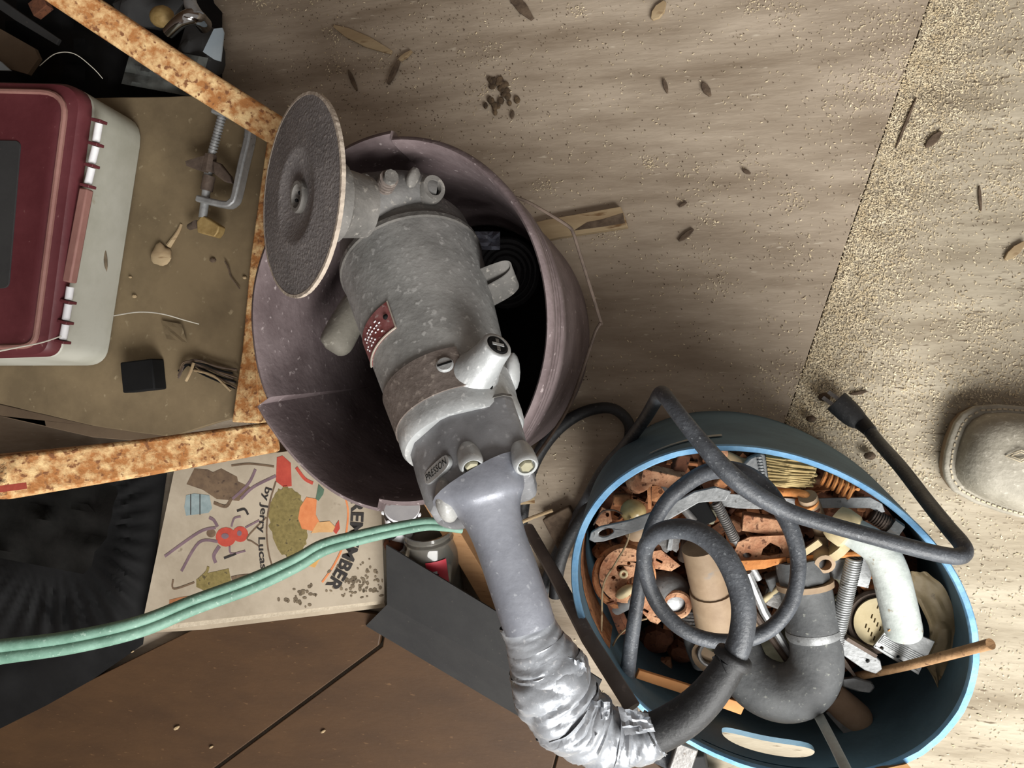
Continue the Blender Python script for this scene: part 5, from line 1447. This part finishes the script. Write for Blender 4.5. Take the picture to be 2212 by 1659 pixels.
ob('white_card', SP([(-60, 110), (0, 132), (22, 152), (-60, 150)], .155, .003), card_m, None, 'white card corner at the left edge above the toolbox', 'card')
ob('grey_strip', BP([(-40, -20, .15, 22), (40, 36, .15, 20), (128, 92, .14, 14)], .006), slate_m, None, 'grey strip slanting across the black bag', 'strip', bevel=.001)
ob('red_scrap', MB().box(P(88, 14, .15), (.012, .010, .006), Matrix.Rotation(.5, 3, 'Z')), rustdk_m, None, 'dull reddish scrap beside the upper rusty bar', 'scrap', bevel=.001)
ob('dark_casting', MB().ball(P(440, 110, .07), (.03, .035, .03), 12, None, lambda q: 1 + .3 * noise.noise(q * 50)), slate_m, None, 'dark lumpy casting beneath the chrome pipe', 'casting')
ob('small_rag', MB().ball(P(330, 12, .08), (.05, .03, .03), 12, None, lambda q: 1 + .4 * noise.noise(q * 40)), slate_m, None, 'dark rag at the top edge beside the chrome pipe', 'rag')

# ---------------------------------------------------------------- dark cloth and shade stand-in, lower left
dcm = M('dark_cloth', (16, 16, 15), (23, 22, 21), None, 20, .95, 0, .2)
dcm.node_tree.nodes['Principled BSDF'].inputs['Specular IOR Level'].default_value = .1
ob('dark_cloth', MB().grid([[P(lerp(-80, 250 - 70 * (j / 12) ** 2 + 14 * noise.noise(V((j * .5, 0, 3))), i / 18), lerp(1000, 1190, j / 12) + 50 * i / 18, .13 + .02 * noise.noise(V((i * .3, j * .4, 9))) - .05 * max(0, j / 12 - .3 - .5 * i / 18)) for i in range(19)] for j in range(13)]), dcm, None, 'dark grey cloth hanging under the lower rusty bar', 'cloth', smooth=60)
rows = []
be = [(-400, 1760), (-150, 1652), (0, 1574), (100, 1524), (200, 1468), (309, 1392)]
for j in range(44):
    f = j / 43
    row = []
    for i in range(70):
        g = i / 69
        k = g * (len(be) - 1)
        n_ = min(int(k), len(be) - 2)
        bx_, by_ = (lerp(be[n_][q], be[n_ + 1][q], k - n_) for q in (0, 1))
        tx_, ty_ = lerp(-400, 366, g), 985
        u_, v_ = lerp(tx_, bx_, f), lerp(ty_, by_, f)
        a_ = math.atan2(v_ - 1140, u_ - 120)
        d_ = math.hypot(v_ - 1140, u_ - 120)
        rd = .006 * math.sin(a_ * 34) * max(0, 1 - abs(d_ - 190) / 110)
        e_ = min(1, (1 - f) * 6, (1 - g) * 8)
        row.append(P(u_, v_, .017 + e_ * (.016 + .014 * noise.noise(V((u_ * .009, v_ * .009, 2))) + rd)))
    rows.append(row)
ob('shade_tarp', MB().grid(rows), dark_m, None, 'crumpled ribbed black tarp standing in for deep shade in the lower left corner', 'tarp', smooth=70)  # ribbed black sheet covers the floor; its black stands in for deep shade

# ================================================================ boot of the person taking the photograph
bt_ = thing('work_boot', 'worn grey brown leather work boot standing at the right edge of the floor', 'boot', P(2160, 980, 0))
axb = (P(2230, 1002, 0) - P(2040, 960, 0)).normalized()
axb.z = 0
sdb = V((-axb.y, axb.x, 0))
o0 = P(2036, 958, 0)
o0.z = ground(o0.x, o0.y)
def BT(s, y, z):
    return o0 + axb * s + sdb * y + V((0, 0, z))
HWT = [(0, .008), (.002, .026), (.007, .038), (.018, .049), (.04, .056), (.07, .060), (.11, .061), (.16, .055), (.20, .050), (.26, .051), (.30, .046), (.325, .03), (.332, .006)]
def outline(k, ds):
    l_ = [BT(ds + s * k_(s, ds), h * k, 0) for s, h in HWT] + [BT(ds + s * k_(s, ds), -h * k, 0) for s, h in reversed(HWT)]
    return l_
def k_(s, ds):
    return (.332 - 2 * ds) / .332
def up_(l_, z):
    return [p + V((0, 0, z)) for p in l_]
ob('sole', MB().loft([up_(outline(.97, .003), .0), up_(outline(1, .0), .004), up_(outline(1, 0), .022)]), welt_m, bt_, bevel=.001)
ob('welt', MB().loft([up_(outline(1.03, -.002), .022), up_(outline(1.03, -.002), .029), up_(outline(1.0, 0), .031)]), leather_m, bt_, 'stitched welt', bevel=.001)
lv = [(1.0, .0, .030), (.90, .009, .031), (.895, .010, .042), (.86, .013, .056), (.76, .022, .068), (.58, .038, .075), (.30, .062, .079)]
rings = [up_(outline(k, d), z) for k, d, z in lv[1:]]
ob('toe_and_vamp', MB().loft(rings), leather_m, bt_, smooth=70)
cs = [(.17, .042, .07), (.215, .044, .11), (.24, .043, .17), (.245, .044, .26), (.245, .047, .34)]
rg = []
for s, r, z in cs:
    rg.append([BT(s + 1.35 * r * math.cos(a), r * math.sin(a), z) for a in [2 * PI * i / 28 for i in range(28)]])
ob('shaft', MB().loft(rg), leather_m, bt_, smooth=70)
st_ = outline(.955, .0045)
sp_ = []
for i in range(len(st_)):
    a, b = st_[i], st_[(i + 1) % len(st_)]
    L_ = (b - a).length
    m_ = max(int(L_ / .0055), 1)
    for k in range(m_):
        sp_.append((a.lerp(b, k / m_), (b - a).normalized()))
mb = MB()
for p, d in sp_[:150]:
    mb.bar([p + V((0, 0, .0318)), p + d * .0038 + V((0, 0, .0318))], .0018, .0014)
ob('welt_stitches', mb, stitch_m, bt_, kind='stuff')
# diamond stitching on the toe
dz = .0755
for k, w_ in enumerate((.012, .008)):
    c_ = [(2172, 985), (2205, 972), (2238, 985), (2205, 998)]
    ob('toe_stitch', MB().tube([P(2205 + (a - 2205) * (1, .62)[k], 985 + (b - 985) * (1, .62)[k], .0765 - (.004 if a < 2190 else 0)) for a, b in c_], .0007, 6, closed=True), stitch_m, bt_, 'diamond stitched ornament')

# ---------------------------------------------------------------- repeats share a group
tops = {}
for o in col.objects:
    if o.parent is None and 'category' in o and 'kind' not in o and 'group' not in o:
        tops.setdefault(o.name.split('.')[0], []).append(o)
for nm, l_ in tops.items():
    if len(l_) > 1:
        for o in l_:
            o['group'] = nm.replace('_', ' ') + ' pieces'
